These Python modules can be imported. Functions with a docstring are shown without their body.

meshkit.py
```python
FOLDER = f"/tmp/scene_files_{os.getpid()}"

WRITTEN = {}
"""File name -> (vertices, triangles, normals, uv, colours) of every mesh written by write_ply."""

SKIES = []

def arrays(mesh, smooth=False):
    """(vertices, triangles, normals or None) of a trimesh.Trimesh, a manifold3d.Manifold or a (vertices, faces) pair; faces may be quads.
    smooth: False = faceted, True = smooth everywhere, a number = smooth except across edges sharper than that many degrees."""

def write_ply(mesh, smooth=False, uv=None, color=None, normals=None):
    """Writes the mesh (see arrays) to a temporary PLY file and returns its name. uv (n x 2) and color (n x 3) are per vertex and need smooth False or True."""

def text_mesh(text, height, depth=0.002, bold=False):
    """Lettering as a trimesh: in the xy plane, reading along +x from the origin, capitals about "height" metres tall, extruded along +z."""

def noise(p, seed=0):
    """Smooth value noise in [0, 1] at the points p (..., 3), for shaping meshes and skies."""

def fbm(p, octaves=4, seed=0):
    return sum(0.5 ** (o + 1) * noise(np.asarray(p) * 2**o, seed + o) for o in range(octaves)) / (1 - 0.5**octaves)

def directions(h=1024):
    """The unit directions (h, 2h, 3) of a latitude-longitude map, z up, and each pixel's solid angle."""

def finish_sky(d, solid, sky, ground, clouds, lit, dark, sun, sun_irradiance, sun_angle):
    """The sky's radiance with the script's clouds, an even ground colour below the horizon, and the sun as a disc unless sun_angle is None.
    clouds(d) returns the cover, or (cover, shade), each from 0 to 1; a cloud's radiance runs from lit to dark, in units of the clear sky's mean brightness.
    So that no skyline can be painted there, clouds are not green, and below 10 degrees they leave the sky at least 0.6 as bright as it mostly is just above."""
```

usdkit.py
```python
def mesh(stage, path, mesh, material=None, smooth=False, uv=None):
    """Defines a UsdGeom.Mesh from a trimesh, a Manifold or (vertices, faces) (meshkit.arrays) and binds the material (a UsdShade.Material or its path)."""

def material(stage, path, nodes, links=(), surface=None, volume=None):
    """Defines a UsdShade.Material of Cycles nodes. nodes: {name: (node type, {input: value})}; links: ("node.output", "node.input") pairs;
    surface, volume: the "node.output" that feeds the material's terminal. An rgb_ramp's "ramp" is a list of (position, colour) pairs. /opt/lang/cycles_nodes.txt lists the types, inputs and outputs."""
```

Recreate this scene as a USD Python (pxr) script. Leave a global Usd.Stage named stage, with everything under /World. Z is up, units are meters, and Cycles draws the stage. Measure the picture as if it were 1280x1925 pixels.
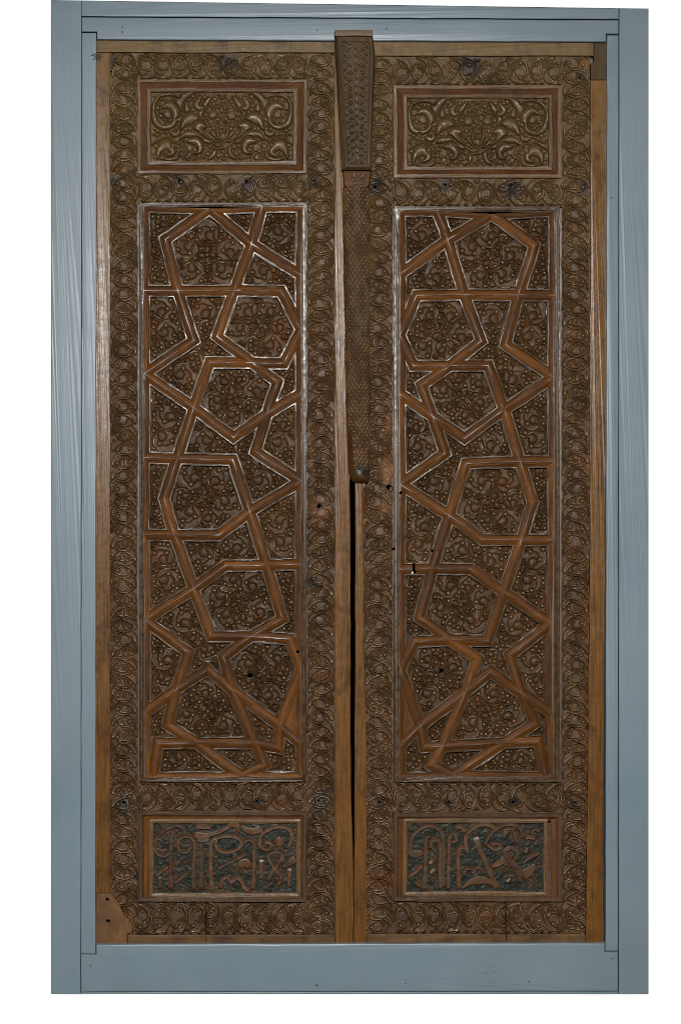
import math
import numpy as np, trimesh, shapely, usdkit, meshkit
from shapely.geometry import Polygon, Point, LineString, box
from shapely import affinity
from scipy import ndimage
from pxr import Usd, UsdGeom, UsdLux, UsdShade, Sdf, Gf, Vt

stage = Usd.Stage.CreateInMemory()
UsdGeom.SetStageUpAxis(stage, UsdGeom.Tokens.z)
UsdGeom.SetStageMetersPerUnit(stage, 1.0)
UsdGeom.Xform.Define(stage, '/World')
S = 0.00135                      # one drawing unit (facade elevation) in metres
# ---------------------------------------------------------------- camera
D, CX, CY, AP = 4.8, 500.0, 1080.0, 36.0
cam = UsdGeom.Camera.Define(stage, '/World/camera')
W = 1280 * S
cam.CreateHorizontalApertureAttr(AP)
cam.CreateVerticalApertureAttr(AP * 1024 / 680)
cam.CreateFocalLengthAttr(AP * D / W)
cam.CreateHorizontalApertureOffsetAttr((640 - CX) * S * AP / W)
cam.CreateVerticalApertureOffsetAttr(-(962.5 - CY) * S * AP / W)
cam.CreateClippingRangeAttr(Gf.Vec2f(0.05, 100))
cam.CreateExposureAttr(0.0)
cam.AddTranslateOp().Set(Gf.Vec3d((CX - 640) * S, -D, (1868 - CY) * S))
cam.AddRotateXOp().Set(90.0)
# ---------------------------------------------------------------- light: camera flash and the weak bounce of the room
flash = UsdLux.DiskLight.Define(stage, '/World/flash_lamp')
flash.CreateRadiusAttr(0.07)
flash.CreateIntensityAttr(8900.0)
flash.CreateColorAttr(Gf.Vec3f(1.0, 0.988, 0.955))
FX, FZ = (570 - 640) * S, (1868 - 110) * S
flash.AddTranslateOp().Set(Gf.Vec3d(FX, -D + 0.02, FZ))
flash.AddRotateXOp().Set(41.0)
fill = UsdLux.RectLight.Define(stage, '/World/room_bounce')
fill.CreateWidthAttr(3.6)
fill.CreateHeightAttr(2.2)
fill.CreateIntensityAttr(0.2)
fill.CreateColorAttr(Gf.Vec3f(1.0, 0.97, 0.93))
fill.AddTranslateOp().Set(Gf.Vec3d(0.2, -D - 0.8, 3.4))
fill.AddRotateXOp().Set(62.0)

# ---------------------------------------------------------------- materials
LK = '/World/Looks'
UsdGeom.Scope.Define(stage, LK)


def wood(name, c1, c2, scale=(50, 50, 5), rough=(0.3, 0.5), spec=0.5, bump=0.0006, patch=None, patch_amt=0.5,
         stain=True, grain=False, wear_glint=None, bare=False, grime=0.0, wear_glint_amt=0.55, wear_rough=0.26, wear_spec=0.7, vary=0.25, dust=None, fine=900.0, patch_scale=5.0):
    n = {"geo": ("geometry", {}),
         "map": ("mapping", {"scale": scale}),
         "n1": ("noise_texture", {"scale": 1.0, "detail": 6.0, "roughness": 0.62, "distortion": 0.6}),
         "r1": ("rgb_ramp", {"ramp": [(0.28, c1), (0.68, c2)]}),
         "n2": ("noise_texture", {"scale": patch_scale, "detail": 5.0, "roughness": 0.6}),
         "m2": ("map_range", {"from_min": 0.47, "from_max": 0.7, "to_min": 0.0, "to_max": patch_amt, "clamp": True}),
         "mixp": ("mix", {"mix_type": "mix", "color2": patch or tuple(0.5 * v for v in c1)}),
         "oi": ("object_info", {}),
         "rv": ("map_range", {"from_min": 0.0, "from_max": 1.0, "to_min": 1 - vary, "to_max": 1 + vary}),
         "cv": ("combine_xyz", {}),
         "mulv": ("mix", {"mix_type": "multiply", "fac": 1.0}),
         "n3": ("noise_texture", {"scale": fine, "detail": 3.0, "roughness": 0.6}),
         "rr": ("map_range", {"from_min": 0.35, "from_max": 0.65, "to_min": rough[0], "to_max": rough[1], "clamp": True}),
         "nr": ("noise_texture", {"scale": 60.0, "detail": 4.0, "roughness": 0.65}),
         "addh": ("math", {"math_type": "multiply_add", "value2": 0.3}),
         "b": ("bump", {"strength": 1.0, "distance": bump}),
         "p": ("principled_bsdf", {"specular_ior_level": spec})}
    l = [("map.vector", "n1.vector"), ("n1.fac", "r1.fac"), ("geo.position", "n2.vector"), ("n2.fac", "m2.value"),
         ("m2.result", "mixp.fac"), ("r1.color", "mixp.color1"), ("mixp.color", "mulv.color1"),
         ("oi.random", "rv.value"), ("rv.result", "cv.x"), ("rv.result", "cv.y"), ("rv.result", "cv.z"), ("cv.vector", "mulv.color2"),
         ("geo.position", "n3.vector"), ("geo.position", "nr.vector"), ("nr.fac", "rr.value"), ("rr.result", "p.roughness"),
         ("n3.fac", "addh.value1"), ("n1.fac", "addh.value3"), ("addh.value", "b.height"), ("b.normal", "p.normal")]
    if grain:
        n["ga"] = ("attribute", {"attribute": "grain"})
        l.append(("ga.vector", "map.vector"))
    else:
        l.append(("geo.position", "map.vector"))
    out = "mulv.color"
    if dust:                     # old dust lying on the upper third of the doors
        n.update({"sx": ("separate_xyz", {}), "dz": ("map_range", {"from_min": 1.6, "from_max": 2.3, "to_min": 0.0, "to_max": 0.62, "clamp": True}),
                  "dn": ("noise_texture", {"scale": 9.0, "detail": 4.0}), "dm": ("math", {"math_type": "multiply"}),
                  "dr": ("map_range", {"from_min": 0.3, "from_max": 0.6, "to_min": 0.45, "to_max": 1.0, "clamp": True}),
                  "mixd": ("mix", {"color2": dust})})
        l += [("geo.position", "sx.vector"), ("sx.z", "dz.value"), ("geo.position", "dn.vector"), ("dn.fac", "dr.value"),
              ("dz.result", "dm.value1"), ("dr.result", "dm.value2"), ("dm.value", "mixd.fac"), (out, "mixd.color1")]
        out = "mixd.color"
    if grime:                    # handling dirt and old stains
        n.update({"gm": ("mapping", {"scale": (1.6, 1.6, 1.0)}), "gn": ("noise_texture", {"scale": 11.0, "detail": 7.0, "roughness": 0.68, "distortion": 0.4}),
                  "gr": ("map_range", {"from_min": 0.5, "from_max": 0.72, "to_min": 0.0, "to_max": grime, "clamp": True}),
                  "mixg": ("mix", {"color2": (0.022, 0.0115, 0.0052)})})
        l += [("geo.position", "gm.vector"), ("gm.vector", "gn.vector"), ("gn.fac", "gr.value"), ("gr.result", "mixg.fac"), (out, "mixg.color1")]
        out = "mixg.color"
    if bare:                     # places where the surface has been rubbed or broken away to lighter wood
        n["ba"] = ("attribute", {"attribute": "bare"})
        n["mixb"] = ("mix", {"color2": (0.125, 0.052, 0.016)})
        l += [("ba.fac", "mixb.fac"), (out, "mixb.color1")]
        out = "mixb.color"
    if stain:
        n["sa"] = ("attribute", {"attribute": "stain"})
        n["mixs"] = ("mix", {"color2": (0.012, 0.012, 0.012)})
        l += [("sa.fac", "mixs.fac"), (out, "mixs.color1")]
        out = "mixs.color"
    if wear_glint:                     # edges polished and paled by hands, with highlights of lips and beads painted in
        l.remove(("rr.result", "p.roughness"))
        n.update({"wa": ("attribute", {"attribute": "wear_glint"}), "mixw": ("mix", {"color2": wear_glint}),
                  "mr": ("mix_float", {"b": wear_rough}), "ms": ("mix_float", {"a": spec, "b": wear_spec}),
                  "wf": ("map_range", {"from_min": 0.4, "from_max": 1.0, "to_min": 0.0, "to_max": wear_glint_amt, "clamp": True})})
        l += [("wa.fac", "wf.value"), ("wf.result", "mixw.fac"), (out, "mixw.color1"), ("wa.fac", "mr.fac"), ("rr.result", "mr.a"), ("mr.result", "p.roughness"),
              ("wa.fac", "ms.fac"), ("ms.result", "p.specular_ior_level")]
        out = "mixw.color"
    l.append((out, "p.base_color"))
    return usdkit.material(stage, f"{LK}/{name}", n, l, surface="p.BSDF")


M = {}
M['carved'] = wood('carved_wood', (0.028, 0.0125, 0.0033), (0.064, 0.0298, 0.0084), rough=(0.5, 0.72), spec=0.28, bump=0.0005, bare=True,
                   patch=(0.080, 0.029, 0.007), patch_amt=0.65, dust=(0.096, 0.060, 0.017), vary=0.12, patch_scale=9.0, wear_glint=(0.24, 0.155, 0.085), wear_glint_amt=0.6, wear_rough=0.24, wear_spec=0.7, grime=0.4)
M['inlay'] = wood('inlay_wood', (0.022, 0.0102, 0.0029), (0.056, 0.0272, 0.0082), rough=(0.5, 0.7), spec=0.13, bump=0.0005,
                  patch=(0.075, 0.025, 0.006), patch_amt=0.55, vary=0.18, patch_scale=16.0, wear_glint=(0.26, 0.185, 0.115), wear_glint_amt=0.7, wear_rough=0.2, wear_spec=0.8)
M['plain'] = wood('worn_plain_wood', (0.052, 0.021, 0.0046), (0.140, 0.067, 0.020), scale=(260, 260, 8), rough=(0.19, 0.34), spec=0.18, bump=0.00045,
                  patch=(0.100, 0.036, 0.008), patch_amt=0.85, dust=(0.140, 0.078, 0.027), vary=0.05, patch_scale=7.0, grime=0.75)
M['plain_across'] = wood('worn_rail_wood', (0.052, 0.025, 0.0080), (0.108, 0.056, 0.020), scale=(9, 160, 120), rough=(0.42, 0.6), spec=0.2,
                         bump=0.0007, patch=(0.030, 0.0135, 0.005), patch_amt=1.0, dust=(0.140, 0.090, 0.032), vary=0.05, patch_scale=9.0, grime=0.8)
M['strap'] = wood('strap_wood', (0.036, 0.0116, 0.0017), (0.116, 0.041, 0.0054), scale=(14, 190, 60), rough=(0.5, 0.66), spec=0.14, bump=0.0004,
                  patch=(0.033, 0.013, 0.0042), patch_amt=0.8, grain=True, vary=0.3, wear_glint=(0.17, 0.10, 0.055), wear_rough=0.25, wear_spec=0.6, grime=0.45)
M['fillet'] = wood('fillet_wood', (0.027, 0.0130, 0.0047), (0.062, 0.0335, 0.0138), scale=(60, 60, 60), rough=(0.20, 0.46), spec=0.30, bump=0.00025,
                   patch=(0.045, 0.022, 0.009), patch_amt=0.8, vary=0.15, grime=0.6)
M['tan'] = wood('tan_moulding_wood', (0.066, 0.034, 0.0112), (0.112, 0.062, 0.023), scale=(60, 60, 60), rough=(0.36, 0.55), spec=0.3, bump=0.0006,
                patch=(0.085, 0.032, 0.008), patch_amt=0.7, vary=0.1, grime=0.5)
M['letter'] = wood('letter_wood', (0.036, 0.0145, 0.0046), (0.070, 0.028, 0.0090), scale=(70, 70, 70), rough=(0.3, 0.5), spec=0.3, bump=0.0007,
                   patch=(0.030, 0.026, 0.014), patch_amt=0.8, vary=0.3, patch_scale=20.0)
M['green'] = wood('green_paint', (0.0060, 0.0072, 0.0048), (0.0145, 0.0168, 0.0112), scale=(40, 40, 40), rough=(0.4, 0.6), spec=0.18, bump=0.0005,
                  patch=(0.045, 0.024, 0.008), patch_amt=1.0, vary=0.1, patch_scale=24.0)
M['column'] = wood('scaled_column_wood', (0.030, 0.0128, 0.0036), (0.060, 0.0265, 0.0076), scale=(60, 60, 18), rough=(0.3, 0.48), spec=0.4, bump=0.0003,
                   patch=(0.042, 0.027, 0.014), patch_amt=0.8, vary=0.05, wear_glint=(0.20, 0.115, 0.045), wear_glint_amt=0.75, wear_rough=0.28, wear_spec=0.6)
M['patch'] = wood('repair_patch_wood', (0.076, 0.035, 0.0115), (0.130, 0.062, 0.021), scale=(70, 70, 25), rough=(0.5, 0.7), spec=0.2, bump=0.0008,
                  patch=(0.06, 0.03, 0.015), patch_amt=0.7, vary=0.05, patch_scale=14.0, grime=0.6)
M['block'] = wood('post_block_wood', (0.034, 0.0200, 0.0080), (0.066, 0.040, 0.0165), rough=(0.6, 0.78), spec=0.2, bump=0.0005,
                  patch=(0.060, 0.030, 0.010), patch_amt=0.3, vary=0.02, patch_scale=14.0, wear_glint=(0.13, 0.09, 0.055), wear_rough=0.28, wear_spec=0.7)
M['core'] = wood('core_board_wood', (0.030, 0.016, 0.008), (0.050, 0.027, 0.013), stain=False)
M['iron'] = usdkit.material(stage, f'{LK}/old_iron', {"p": ("principled_bsdf", {"base_color": (0.05, 0.04, 0.035), "metallic": 0.6, "roughness": 0.5})}, [], surface="p.BSDF")
M['glint'] = usdkit.material(stage, f'{LK}/pale_glint', {"p": ("principled_bsdf", {"base_color": (0.6, 0.55, 0.42), "roughness": 0.5})}, [], surface="p.BSDF")  # pale colour standing in for the highlight at the keyhole
for key, nm, sc in (('paint', 'grey_blue_gloss_paint', (110, 110, 6)), ('paint_across', 'grey_blue_gloss_paint_across', (6, 110, 110))):
  M[key] = usdkit.material(stage, f'{LK}/{nm}', {
    "geo": ("geometry", {}), "map": ("mapping", {"scale": sc}),
    "n1": ("noise_texture", {"scale": 1.0, "detail": 4.0, "roughness": 0.55}),
    "n2": ("noise_texture", {"scale": 3.0, "detail": 5.0, "roughness": 0.6}),
    "r": ("rgb_ramp", {"ramp": [(0.3, (0.119, 0.158, 0.187)), (0.7, (0.132, 0.171, 0.198))]}),
    "v": ("voronoi_texture", {"scale": 45.0, "randomness": 1.0}),
    "vr": ("map_range", {"from_min": 0.02, "from_max": 0.075, "to_min": 0.9, "to_max": 0.0, "clamp": True}),
    "vn": ("noise_texture", {"scale": 7.0, "detail": 2.0}),
    "vm": ("map_range", {"from_min": 0.56, "from_max": 0.66, "to_min": 0.0, "to_max": 1.0, "clamp": True}),
    "vv": ("math", {"math_type": "multiply"}),
    "a1": ("math", {"math_type": "add"}), "a2": ("math", {"math_type": "add"}),
    "b": ("bump", {"strength": 1.0, "distance": 0.00028}),
    "cn": ("noise_texture", {"scale": 170.0, "detail": 2.0}), "cm": ("noise_texture", {"scale": 4.0, "detail": 3.0}),
    "ca": ("math", {"math_type": "multiply_add", "value2": 0.35}),
    "cr": ("map_range", {"from_min": 0.945, "from_max": 0.985, "to_min": 0.0, "to_max": 0.8, "clamp": True}),
    "cmix": ("mix", {"color2": (0.045, 0.042, 0.038)}),
    "gn": ("noise_texture", {"scale": 2.2, "detail": 6.0, "roughness": 0.65}),
    "gr": ("map_range", {"from_min": 0.45, "from_max": 0.75, "to_min": 0.0, "to_max": 0.35, "clamp": True}),
    "gmix": ("mix", {"color2": (0.095, 0.120, 0.132)}),
    "rn": ("map_range", {"from_min": 0.35, "from_max": 0.65, "to_min": 0.3, "to_max": 0.44, "clamp": True}),
    "p": ("principled_bsdf", {"specular_ior_level": 0.24})},
    [("geo.position", "map.vector"), ("map.vector", "n1.vector"),
     ("geo.position", "n2.vector"), ("n2.fac", "r.fac"), ("r.color", "gmix.color1"), ("geo.position", "gn.vector"), ("gn.fac", "gr.value"), ("gr.result", "gmix.fac"), ("gmix.color", "cmix.color1"), ("geo.position", "cn.vector"), ("geo.position", "cm.vector"), ("cm.fac", "ca.value1"), ("cn.fac", "ca.value3"), ("ca.value", "cr.value"), ("cr.result", "cmix.fac"), ("cmix.color", "p.base_color"),
     ("geo.position", "v.vector"), ("v.distance", "vr.value"), ("geo.position", "vn.vector"), ("vn.fac", "vm.value"),
     ("vr.result", "vv.value1"), ("vm.result", "vv.value2"), ("n1.fac", "a1.value1"), ("n2.fac", "a1.value2"),
     ("a1.value", "a2.value1"), ("vv.value", "a2.value2"), ("a2.value", "b.height"), ("b.normal", "p.normal"),
     ("n2.fac", "rn.value"), ("rn.result", "p.roughness")], surface="p.BSDF")
M['wall'] = usdkit.material(stage, f'{LK}/white_wall_paint', {
    "geo": ("geometry", {}), "n": ("noise_texture", {"scale": 90.0, "detail": 4.0}), "b": ("bump", {"strength": 0.5, "distance": 0.0006}),
    "p": ("principled_bsdf", {"base_color": (0.95, 0.95, 0.95), "roughness": 0.75, "specular_ior_level": 0.3})},
    [("geo.position", "n.vector"), ("n.fac", "b.height"), ("b.normal", "p.normal")], surface="p.BSDF")

# ---------------------------------------------------------------- helpers
used = {}


def path_for(name, parent='/World'):
    k = (parent, name)
    i = used.get(k, 0)
    used[k] = i + 1
    return f"{parent}/{name}" if i == 0 else f"{parent}/{name}_{i:03d}"


def tag(prim, label=None, category=None, group=None, kind=None):
    for k, v in (("label", label), ("category", category), ("group", group), ("kind", kind)):
        if v:
            prim.SetCustomDataByKey(k, v)


def thing(name, label, category, kind=None, loc=(0, 0, 0)):
    x = UsdGeom.Xform.Define(stage, path_for(name))
    tag(x.GetPrim(), label, category, kind=kind)
    return str(x.GetPath())


def warp(xy, amt=1.0):
    """The unevenness of hand work: everything on the leaves wanders by up to a unit."""
    p = np.column_stack([xy[:, 0], xy[:, 1], np.zeros(len(xy))])
    d = np.column_stack([meshkit.noise(p / 38.0, 3) - 0.5, meshkit.noise(p / 38.0, 4) - 0.5])
    e = np.column_stack([meshkit.noise(p / 11.0, 5) - 0.5, meshkit.noise(p / 11.0, 6) - 0.5])
    return xy + amt * (1.6 * d + 0.8 * e)


def to3(xy, h, w=1.0):
    xy = np.asarray(xy, float)
    h = np.broadcast_to(np.asarray(h, float), (len(xy),))
    if w:
        p = np.column_stack([xy[:, 0], xy[:, 1], np.zeros(len(xy))])
        h = h + w * (1.0 * (meshkit.noise(p / 60.0, 7) - 0.5) + 0.5 * (meshkit.noise(p / 9.0, 8) - 0.5))
        xy = warp(xy, w)
    return np.column_stack([(xy[:, 0] - 640) * S, -h * S, (1868 - xy[:, 1]) * S])


def face_front(v, f):
    n = np.cross(v[f[:, 1]] - v[f[:, 0]], v[f[:, 2]] - v[f[:, 0]])
    f = f.copy()
    bad = n[:, 1] > 0
    f[bad] = f[bad][:, ::-1]
    return f


def put(name, v, f, mat, parent, smooth=False, normals=None, stain=None, grain=None, label=None, wear_glint=None, bare=None):
    m = usdkit.mesh(stage, path_for(name, parent), (v, f), M[mat], smooth=smooth)
    if normals is not None:
        m.CreateNormalsAttr(Vt.Vec3fArray.FromNumpy(normals.astype(np.float32)))
        m.SetNormalsInterpolation("vertex")
    api = UsdGeom.PrimvarsAPI(m)
    if stain is not None:
        api.CreatePrimvar("stain", Sdf.ValueTypeNames.FloatArray, "vertex").Set(Vt.FloatArray.FromNumpy(stain.astype(np.float32)))
    if bare is not None:
        api.CreatePrimvar("bare", Sdf.ValueTypeNames.FloatArray, "vertex").Set(Vt.FloatArray.FromNumpy(bare.astype(np.float32)))
    if wear_glint is not None:
        api.CreatePrimvar("wear_glint", Sdf.ValueTypeNames.FloatArray, "vertex").Set(Vt.FloatArray.FromNumpy(wear_glint.astype(np.float32)))
    if grain is not None:
        api.CreatePrimvar("grain", Sdf.ValueTypeNames.Float3Array, "vertex").Set(Vt.Vec3fArray.FromNumpy(grain.astype(np.float32)))
    if label:
        tag(m.GetPrim(), label)
    return str(m.GetPath())


def polys(g):
    if g.is_empty:
        return []
    if g.geom_type == 'Polygon':
        return [g]
    return [p for q in getattr(g, 'geoms', []) for p in polys(q)]


def offset(pts, d):
    """Mitred inset of a polygon, vertex by vertex."""
    p = np.asarray(pts, float)
    a = sum(p[i - 1, 0] * p[i, 1] - p[i, 0] * p[i - 1, 1] for i in range(len(p)))
    s = 1 if a > 0 else -1
    out = []
    for i in range(len(p)):
        u = p[i] - p[i - 1]
        v = p[(i + 1) % len(p)] - p[i]
        u, v = u / np.linalg.norm(u), v / np.linalg.norm(v)
        nu, nv = s * np.array([-u[1], u[0]]), s * np.array([-v[1], v[0]])
        b = nu + nv
        k = max(b @ b / 2, 0.25)
        out.append(p[i] + d * b / k)
    return np.array(out)


def densify(pts, step):
    p = np.asarray(pts, float)
    out = []
    for i in range(len(p)):
        q = p[(i + 1) % len(p)]
        n = max(1, int(np.linalg.norm(q - p[i]) / step))
        out += [p[i] + (q - p[i]) * k / n for k in range(n)]
    return np.array(out)


def slab(name, pts, h0, h1, bevel, mat, parent, step=30.0, w=1.0, label=None, holes=(), smooth=35):
    """A board: outline, back and front height, rounded front edges."""
    pts = np.array(pts, float)
    rings = [(pts, h0), (pts, h1 - bevel), (offset(pts, 0.3 * bevel), h1 - 0.3 * bevel), (offset(pts, bevel), h1)]
    rings = [(densify(r, step) if False else r, h) for r, h in rings]
    # same count on every ring
    n = [max(1, int(np.linalg.norm(pts[(i + 1) % len(pts)] - pts[i]) / step)) for i in range(len(pts))]

    def dens(r):
        return np.array([r[i] + (r[(i + 1) % len(r)] - r[i]) * k / n[i] for i in range(len(r)) for k in range(n[i])])
    V, F, c = [], [], 0
    ds = [(dens(r), h) for r, h in rings]
    N = len(ds[0][0])
    for r, h in ds:
        V.append(to3(r, h, w))
    for j in range(len(ds) - 1):
        i = np.arange(N)
        k = (i + 1) % N
        a, b = j * N, (j + 1) * N
        F += [np.column_stack([a + i, a + k, b + k]), np.column_stack([a + i, b + k, b + i])]
    top = Polygon(ds[-1][0])
    for hh in holes:
        top = top.difference(hh)
    for pg in polys(top.buffer(0)):
        tv, tf = trimesh.creation.triangulate_polygon(pg, engine='earcut')
        base = sum(len(x) for x in V)
        V.append(to3(tv, h1, w))
        F.append(face_front(V[-1], np.asarray(tf)) + base)
    v, f = np.vstack(V), np.vstack(F)
    base_i = np.arange(N)
    tv, tf = trimesh.creation.triangulate_polygon(Polygon(ds[0][0]).buffer(0), engine='earcut')
    if not holes:
        bv = to3(tv, h0, w)
        f = np.vstack([f, face_front(bv, np.asarray(tf))[:, ::-1] + len(v)])
        v = np.vstack([v, bv])
    mesh = trimesh.Trimesh(v, f, process=False)
    mesh.merge_vertices(digits_vertex=6)
    mesh.update_faces(mesh.nondegenerate_faces())
    if not holes:
        trimesh.repair.fix_normals(mesh)
        if mesh.volume < 0:
            mesh.invert()
    return put(name, mesh.vertices, mesh.faces, mat, parent, smooth=smooth, label=label)


def edge_strips(poly, profile, clip=None, hole=None, seg=9.0):
    """Mouldings run along the inside of a polygon: per edge (vertices, triangles, grain), heights from the profile [(distance, height)]."""
    pts = np.array(poly.exterior.coords[:-1])
    if not poly.exterior.is_ccw:
        pts = pts[::-1]
    clip = clip or poly
    res = []
    n = len(pts)
    for i in range(n):
        a, b = pts[i], pts[(i + 1) % n]
        L = np.linalg.norm(b - a)
        if L < 0.5:
            continue
        t = (b - a) / L
        nn = np.array([-t[1], t[0]])
        dmax = profile[-1][0]
        tp = (a - pts[i - 1]) / np.linalg.norm(a - pts[i - 1])
        tn = (pts[(i + 2) % n] - b) / np.linalg.norm(pts[(i + 2) % n] - b)
        # bisector half planes at both ends
        ba = t - tp
        bb = tn - t
        R = 4000.0
        region = Polygon([a - t * R, b + t * R, b + t * R + nn * dmax, a - t * R + nn * dmax])

        def half(p0, m):
            m = m / np.linalg.norm(m)
            q = np.array([-m[1], m[0]])
            return Polygon([p0 + q * R, p0 - q * R, p0 - q * R + m * R, p0 + q * R + m * R])
        if np.linalg.norm(t + tp) > 1e-6:
            region = region.intersection(half(a, t + tp))
        if np.linalg.norm(t + tn) > 1e-6:
            region = region.intersection(half(b, -(t + tn)))
        region = region.intersection(clip)
        if hole is not None:
            region = region.difference(hole)
        V, F, G, c = [], [], [], 0
        for (d0, h0), (d1, h1) in zip(profile[:-1], profile[1:]):
            band = Polygon([a - t * R + nn * d0, b + t * R + nn * d0, b + t * R + nn * d1, a - t * R + nn * d1])
            for pg in polys(region.intersection(band)):
                if pg.area < 0.05:
                    continue
                pg = pg.segmentize(seg)
                tv, tf = trimesh.creation.triangulate_polygon(pg, engine='earcut')
                d = np.clip((tv - a) @ nn, d0, d1)
                h = h0 + (h1 - h0) * (d - d0) / max(d1 - d0, 1e-6)
                v = to3(tv, h)
                V.append(v)
                F.append(face_front(v, np.asarray(tf)) + c)
                G.append(np.column_stack([(tv - a) @ t * S, d * S, np.full(len(tv), (i * 0.37 + a[0] * 0.013) % 3.0)]))
                c += len(v)
        if V:
            res.append((i, np.vstack(V), np.vstack(F), np.vstack(G)))
    return res


def join(parts):
    V, F, G, c = [], [], [], 0
    for q in parts:
        V.append(q[1]); F.append(q[2] + c); G.append(q[3]); c += len(q[1])
    return np.vstack(V), np.vstack(F), np.vstack(G)


# ---------------------------------------------------------------- carving (height fields in real relief)
GS = 0.86


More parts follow.
